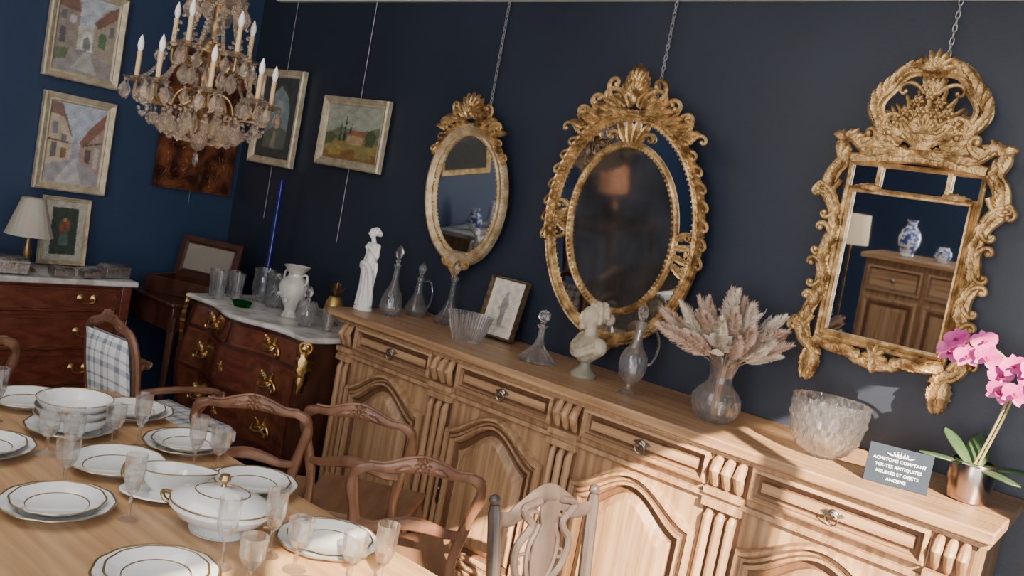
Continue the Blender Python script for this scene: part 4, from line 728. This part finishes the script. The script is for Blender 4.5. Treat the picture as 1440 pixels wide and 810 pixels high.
# orchid
oc=thing("potted_orchid","pink orchid in a rose metal pot with dark leaves","plant",(-.40,-.20,1.001))
mk("pot",B().vessel([(.05,0),(.056,.004),(.064,.06),(.066,.105),(.062,.12),(.064,.123)],.004,n=32),COPP,oc); mk("soil",B().lathe([(0,.102),(.058,.102),(.03,.112),(0,.114)],n=16),DRY,oc)
for k,(a,l,tl) in enumerate(((2.6,.15,.75),(3.7,.16,.25),(.5,.19,.25),(-.55,.16,.15),(1.7,.13,.9),(4.6,.12,.35))): mk("leaf",B().petal(T(0,0,.108)@Rz(a-pi/2)@Rx(tl),l,.068,-.30,n=9,tip=.45),LEAF,oc,mods=(("SOLIDIFY",{"thickness":.004}),))
sp_=bez([(0,0,.11),(.025,.0,.22),(.045,-.01,.34),(.03,-.03,.43),(-.03,-.05,.47),(-.09,-.06,.45)],6); mk("stem",B().tube(sp_,.004,7).tube(bez([(.01,.01,.11),(.04,.01,.25),(.07,-.01,.38),(.12,-.03,.44),(.16,-.04,.42)],6),.004,7),STEM,oc)
fl0=B()
for k,a in enumerate((0,2.4,-2.4)): fl0.petal(Rz(a)@Rx(.1),.038,.024,.2)
for a in (1.25,-1.25): fl0.petal(T(0,0,.002)@Rz(a)@Rx(.1),.041,.044,.15,tip=.6)
fl0.petal(T(0,0,.004)@Rz(pi)@Rx(.8),.022,.020,.6,mi=1); fl0.ball((0,0,.007),.005,7,5,mi=1)
f0=None
for (x,y,z,rz,rx) in ((-.11,-.07,.47,-.2,1.3),(-.07,-.09,.43,.1,1.5),(-.04,-.07,.48,.3,1.2),(-.02,-.09,.44,.2,1.6),(.02,-.07,.395,.5,1.5),(.05,-.08,.43,.1,1.3),(.09,-.07,.40,.7,1.4),(.13,-.07,.45,.3,1.2),(.07,-.09,.355,.2,1.6),(.13,-.08,.38,.4,1.5),(.18,-.06,.42,.9,1.4),(.03,-.08,.35,.1,1.7),(-.125,-.06,.43,.0,1.5),(.10,-.09,.43,.3,1.4)):
    if f0 is None: f0=o=mk("flower",fl0,[PINK,PINKD],oc)
    else: o=f0.copy(); COL.objects.link(o)
    o.location=(x,y,z); o.rotation_euler=(rx,R.uniform(-.4,.4),rz)
# ---------------- tableware ----------------
TZ=.751
def plate_mesh(r,h=.022):
    b=B(); b.lathe([(0,.003),(r*.55,.003),(r*.58,0),(r*.60,.003),(r*.80,h*.55),(r*.99,h),(r,h+.0015),(r*.985,h+.003),(r*.955,h*.955+.0025),(r*.80,h*.60+.003),(r*.665,.0077),(r*.64,.006),(0,.006)],n=72,fl=lambda t,z,rr:rr*(1+(.012*cos(12*t) if rr>r*.7 else 0)),mis=[0,0,0,0,0,1,1,1,0,0,1,0,0]); return b
pm=None;pms=None
def plates(x,y,n=2):
    global pm,pms
    if pm is None: pm=mk("dinner_plate",plate_mesh(.122),[PORC,PGOLD],loc=(x,y,TZ),label="white porcelain dinner plate with gold rim on the table",cat="plate",group="gold rimmed dinner plates")
    else: dup(pm,(x,y,TZ),(0,0,R.random()))
    if n>1:
        if pms is None: pms=mk("soup_plate",plate_mesh(.100,.02),[PORC,PGOLD],loc=(x,y,TZ+.0085),label="white porcelain soup plate stacked on a dinner plate",cat="plate",group="gold rimmed soup plates")
        else: dup(pms,(x+R.uniform(-.004,.004),y,TZ+.0085),(0,0,R.random()))
for x,y,n in ((-1.86,-2.20,2),(-2.06,-1.965,1),(-2.27,-2.21,2),(-2.14,-1.72,2),(-2.46,-1.72,2),(-2.64,-1.95,1),(-1.80,-1.73,2),(-1.43,-1.77,2),(-1.46,-2.18,2),(-1.20,-2.0,1),(-2.56,-2.28,1)): plates(x,y,n=n)
plates(-2.36,-1.95,n=1)
bm_=B().vessel([(.045,0),(.05,.004),(.085,.02),(.10,.045),(.102,.05)],.003,n=48)
bw=None
for i in range(3):
    if bw is None: bw=mk("bowl",bm_,[PORC],loc=(-2.36,-1.95,TZ+.0085),label="white gold rimmed porcelain bowl in a stack",cat="bowl",group="stack of porcelain bowls"); mk("gold_rim",B().tube([(.1*cos(2*pi*k/40),.1*sin(2*pi*k/40),.049) for k in range(40)],.002,6,closed=True),PGOLD,bw)
    else: dup(bw,(-2.36,-1.95,TZ+.0085+i*.022))
tu=thing("soup_tureen","white gold rimmed lidded porcelain tureen","tureen",(-1.61,-1.95,TZ),(0,0,.5),sc=.90)
mk("body",B().vessel([(.06,0),(.062,.008),(.045,.018),(.06,.026),(.095,.044),(.110,.066),(.108,.078)],.004,.026,n=48,sx=1.2,sy=.92),PORC,tu); mk("gold_band",B().tube([(1.2*.109*cos(2*pi*k/48),.92*.109*sin(2*pi*k/48),.079) for k in range(48)],.002,6,closed=True).tube([(1.2*.06*cos(2*pi*k/48),.92*.06*sin(2*pi*k/48),.006) for k in range(48)],.0016,6,closed=True),PGOLD,tu)
l=mk("lid",B().lathe([(.110,.080),(.110,.084),(.09,.098),(.05,.111),(.02,.117),(.01,.121),(0,.121)],n=48,sx=1.18,sy=.9),PORC,tu); mk("finial",B().lathe([(.008,.119),(.006,.129),(.016,.141),(.012,.153),(0,.157)],n=16),PGOLD,l); mk("gold_band",B().tube([(1.18*.06*cos(2*pi*k/48),.9*.06*sin(2*pi*k/48),.1085) for k in range(48)],.0016,6,closed=True),PGOLD,l)
for s_ in (-1,1): mk("handle",B().tube(bez([(s_*.125,0,.045),(s_*.155,0,.05),(s_*.163,0,.07),(s_*.130,0,.072)],5),.006,8),PGOLD,tu)
sbt=thing("sauce_boat","white gold rimmed porcelain sauce boat on its own dish","sauce boat",(-1.835,-1.945,TZ),(0,0,.9),sc=.95)
mk("under_dish",B().lathe([(0,.003),(.06,0),(.08,.006),(.105,.016),(.10,.019),(.07,.01),(0,.008)],n=40,sx=1.15,sy=.75),[PORC],sbt)
mk("body",B().vessel([(.04,.009),(.035,.018),(.05,.035),(.066,.062),(.07,.078)],.003,.015,n=40,fl=lambda t,z,r:r*(1+.35*max(0,cos(t))**6*(z/.07)),sx=1.2,sy=.72),PORC,sbt); mk("handle",B().tube(bez([(-.078,0,.070),(-.11,0,.082),(-.115,0,.045),(-.06,0,.03)],5),.005,8),PGOLD,sbt)
mk("gold_rim",B().tube([(1.2*.0695*(1+.39*max(0,cos(t))**6)*cos(t),.72*.0695*(1+.39*max(0,cos(t))**6)*sin(t),.0785) for t in [2*pi*k/48 for k in range(48)]],.0018,6,closed=True),PGOLD,sbt)
def goblet(h,r): return B().lathe([(0,0),(r*.95,.002),(r*.9,.004),(.006,.010),(.0035,.02),(.005,h*.28),(.0035,h*.38),(r*.5,h*.45),(r*.88,h*.62),(r,h),(r-.0015,h),(r*.84,h*.63),(r*.4,h*.48),(0,h*.46)],n=32,fl=lambda t,z,rr:rr*(1+(.06*cos(8*t) if h*.42<z<h*.8 else 0)))
gb=[None,None]
for i,(x,y,k) in enumerate(((-2.21,-2.08,1),(-2.19,-1.84,0),(-1.75,-2.09,0),(-1.97,-1.80,0),(-1.95,-1.74,1),(-1.45,-1.92,0),(-1.37,-1.91,1),(-1.34,-2.05,1),(-1.45,-2.04,0),(-1.26,-1.85,1),(-1.20,-1.82,0),(-2.16,-2.04,1),(-2.22,-1.90,1),(-1.99,-2.13,1),(-2.50,-2.10,0),(-2.45,-2.14,1))):
    lab=("tall cut crystal wine glass on the laid table","smaller cut crystal water glass on the laid table")[k]
    if gb[k] is None: gb[k]=single("wine_glass",goblet(.155 if k==0 else .118,.024 if k==0 else .028),GLT,(x,y,TZ),lab,"glass",group="crystal stemware on the table",ang=15)
    else: dup(gb[k],(x,y,TZ))
# ---------------- far side of the room (seen in the mirrors) ----------------
cb2=thing("display_cabinet","oak cabinet with panelled doors across the room","cabinet",(-1.40,-4.35,0)); b=B().box(-2.10,-.70,-4.60,-4.12,.0,1.30); mk("body",b,OAKV,cb2,world=True,bevel=.005); mk("top_board",B().box(-2.14,-.66,-4.63,-4.08,1.30,1.34),OAK,cb2,world=True,bevel=.005)
for k in range(3):
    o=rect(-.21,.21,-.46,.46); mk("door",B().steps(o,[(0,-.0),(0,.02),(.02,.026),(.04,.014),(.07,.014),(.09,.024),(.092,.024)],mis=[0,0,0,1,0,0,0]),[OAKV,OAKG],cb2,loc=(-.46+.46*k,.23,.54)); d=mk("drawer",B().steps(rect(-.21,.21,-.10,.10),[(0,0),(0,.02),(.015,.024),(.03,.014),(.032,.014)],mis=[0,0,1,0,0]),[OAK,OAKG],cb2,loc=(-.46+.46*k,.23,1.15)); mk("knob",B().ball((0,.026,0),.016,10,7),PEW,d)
gv=B().lathe([(.05,0),(.055,.01),(.05,.03),(.08,.10),(.085,.16),(.07,.21),(.036,.25),(.036,.28),(.05,.30),(0,.30)],n=28); single("china_vase",gv,BLUW,(-1.85,-4.30,1.341),"tall blue and white china vase on the cabinet","vase")
single("china_jar",B().lathe([(.04,0),(.045,.01),(.065,.05),(.06,.09),(.04,.105),(.04,.12),(0,.124)],n=24),BLUW,(-1.58,-4.30,1.341),"small blue and white china jar","jar")
def roomlamp(loc,shm,label,h=.55,r=.16,sh=.25,name="table_lamp"):
    l_=thing(name,label,"lamp",loc); mk("base",B().lathe([(.08,0),(.08,.015),(.03,.03),(.05,.1),(.06,.16),(.03,.24),(.012,.28),(.012,h-.1),(0,h-.1)],n=24),BRASS,l_); mk("lamp_shade",B().lathe([(r,h-sh),(r*.9,h),(r*.88,h),(r*.98,h-sh)],n=32),shm,l_)
roomlamp((-2.32,-4.35,0),SHADC,"brass floor lamp with a cream shade beside the cabinet",1.62,.14,.25,"floor_lamp")
tn=thing("side_table","small dark wooden side table by the west wall","side table",(-4.5,-4.0,0)); mk("table_top",B().box(-4.8,-4.2,-4.4,-3.6,.68,.72),DKW,tn,world=True,bevel=.006)
for x in (-4.76,-4.24):
    for y in (-4.36,-3.64): mk("leg",B().tube([(x,y,.68),(x,y,0)],[.03,.018],8),DKW,tn,world=True)
roomlamp((-4.5,-4.0,.721),SHADO,"table lamp with a glowing orange shade",.55,.14)
ct=thing("console_table","gilt console table with marble top by the west wall","console",(-4.6,-2.35,0)); mk("marble_top",B().box(-4.85,-4.4,-2.8,-1.9,.90,.94),MARB,ct,world=True,bevel=.006); mk("apron",B().box(-4.84,-4.43,-2.77,-1.93,.78,.90),GOLDM,ct,world=True,bevel=.006)
for y in (-2.73,-1.97):
    for x in (-4.8,-4.47): mk("leg",B().tube([(x,y,.79),(x,y,.4),(x,y,0)],[.035,.02,.03],8),GOLDM,ct,world=True)
single("blue_vase",B().lathe([(.03,0),(.06,.05),(.065,.10),(.035,.15),(.04,.18),(0,.18)],n=24),BLUW,(-4.6,-2.08,.941),"blue and white vase on the gilt console","vase"); single("white_vase",B().lathe([(.03,0),(.05,.06),(.045,.13),(.02,.19),(.03,.22),(0,.22)],n=24),PORC,(-4.6,-2.30,.941),"white vase on the gilt console","vase")
framed("framed_picture","gilt framed dark landscape above the console",(-4.845,-2.2,1.66),pi/2,.6,.6,.05,GOLDM,[(None,(.05,.045,.03)),([(0,0),(1,0),(1,.4),(0,.5)],(.025,.02,.012))],nx=24)
# ---------------- lights ----------------
def area(name,loc,d,sx,sy,e,col):
    l=D.lights.new(name,'AREA'); l.shape='RECTANGLE'; l.size=sx; l.size_y=sy; l.energy=e; l.color=col; o=D.objects.new(name,l); COL.objects.link(o); o.location=loc; o.rotation_euler=Vector(d).to_track_quat('-Z','Y').to_euler(); return o
area("window_daylight",(1.25,-3.35,1.35),(-1,.15,-.02),3.4,2.3,75,(.93,.96,1))
area("rear_fill",(.1,-6.9,1.5),(-.2,1,0),2.2,2.2,260,(1,.96,.90))  # added fill lamp behind the camera, the south wall has no opening
area("overhead_fill",(-1.9,-3.0,2.85),(0,.1,-1),2.5,1.5,38,(1,.94,.86))  # added ambient fill from above, no ceiling fitting here
s=D.lights.new("sun","SUN"); s.energy=34; s.angle=.008; s.color=(1,.80,.56); o=D.objects.new("sun",s); COL.objects.link(o); o.rotation_euler=Vector((-.6,.5,-.44)).to_track_quat('-Z','Y').to_euler(); o.location=(4,-6,4)
w=D.worlds.new("world"); SC.world=w; w.use_nodes=True; w.node_tree.nodes["Background"].inputs[0].default_value=(.55,.68,.9,1); w.node_tree.nodes["Background"].inputs[1].default_value=.6
# ---------------- camera ----------------
rho=math.radians(10.8); p=math.radians(5.3); yaw=math.radians(37.9)
F=Vector((-sin(yaw)*cos(p),cos(yaw)*cos(p),-sin(p))); R0=Vector((cos(yaw),sin(yaw),0)); U0=R0.cross(F)
Rv=R0*cos(rho)+U0*sin(rho); Uv=-R0*sin(rho)+U0*cos(rho)
cam=D.cameras.new("camera"); cam.lens=30; cam.sensor_width=36; co=D.objects.new("camera",cam); COL.objects.link(co)
mw=Matrix((Rv,Uv,-F)).transposed().to_4x4(); mw.translation=Vector((0,-3.1,1.61)); co.matrix_world=mw; SC.camera=co
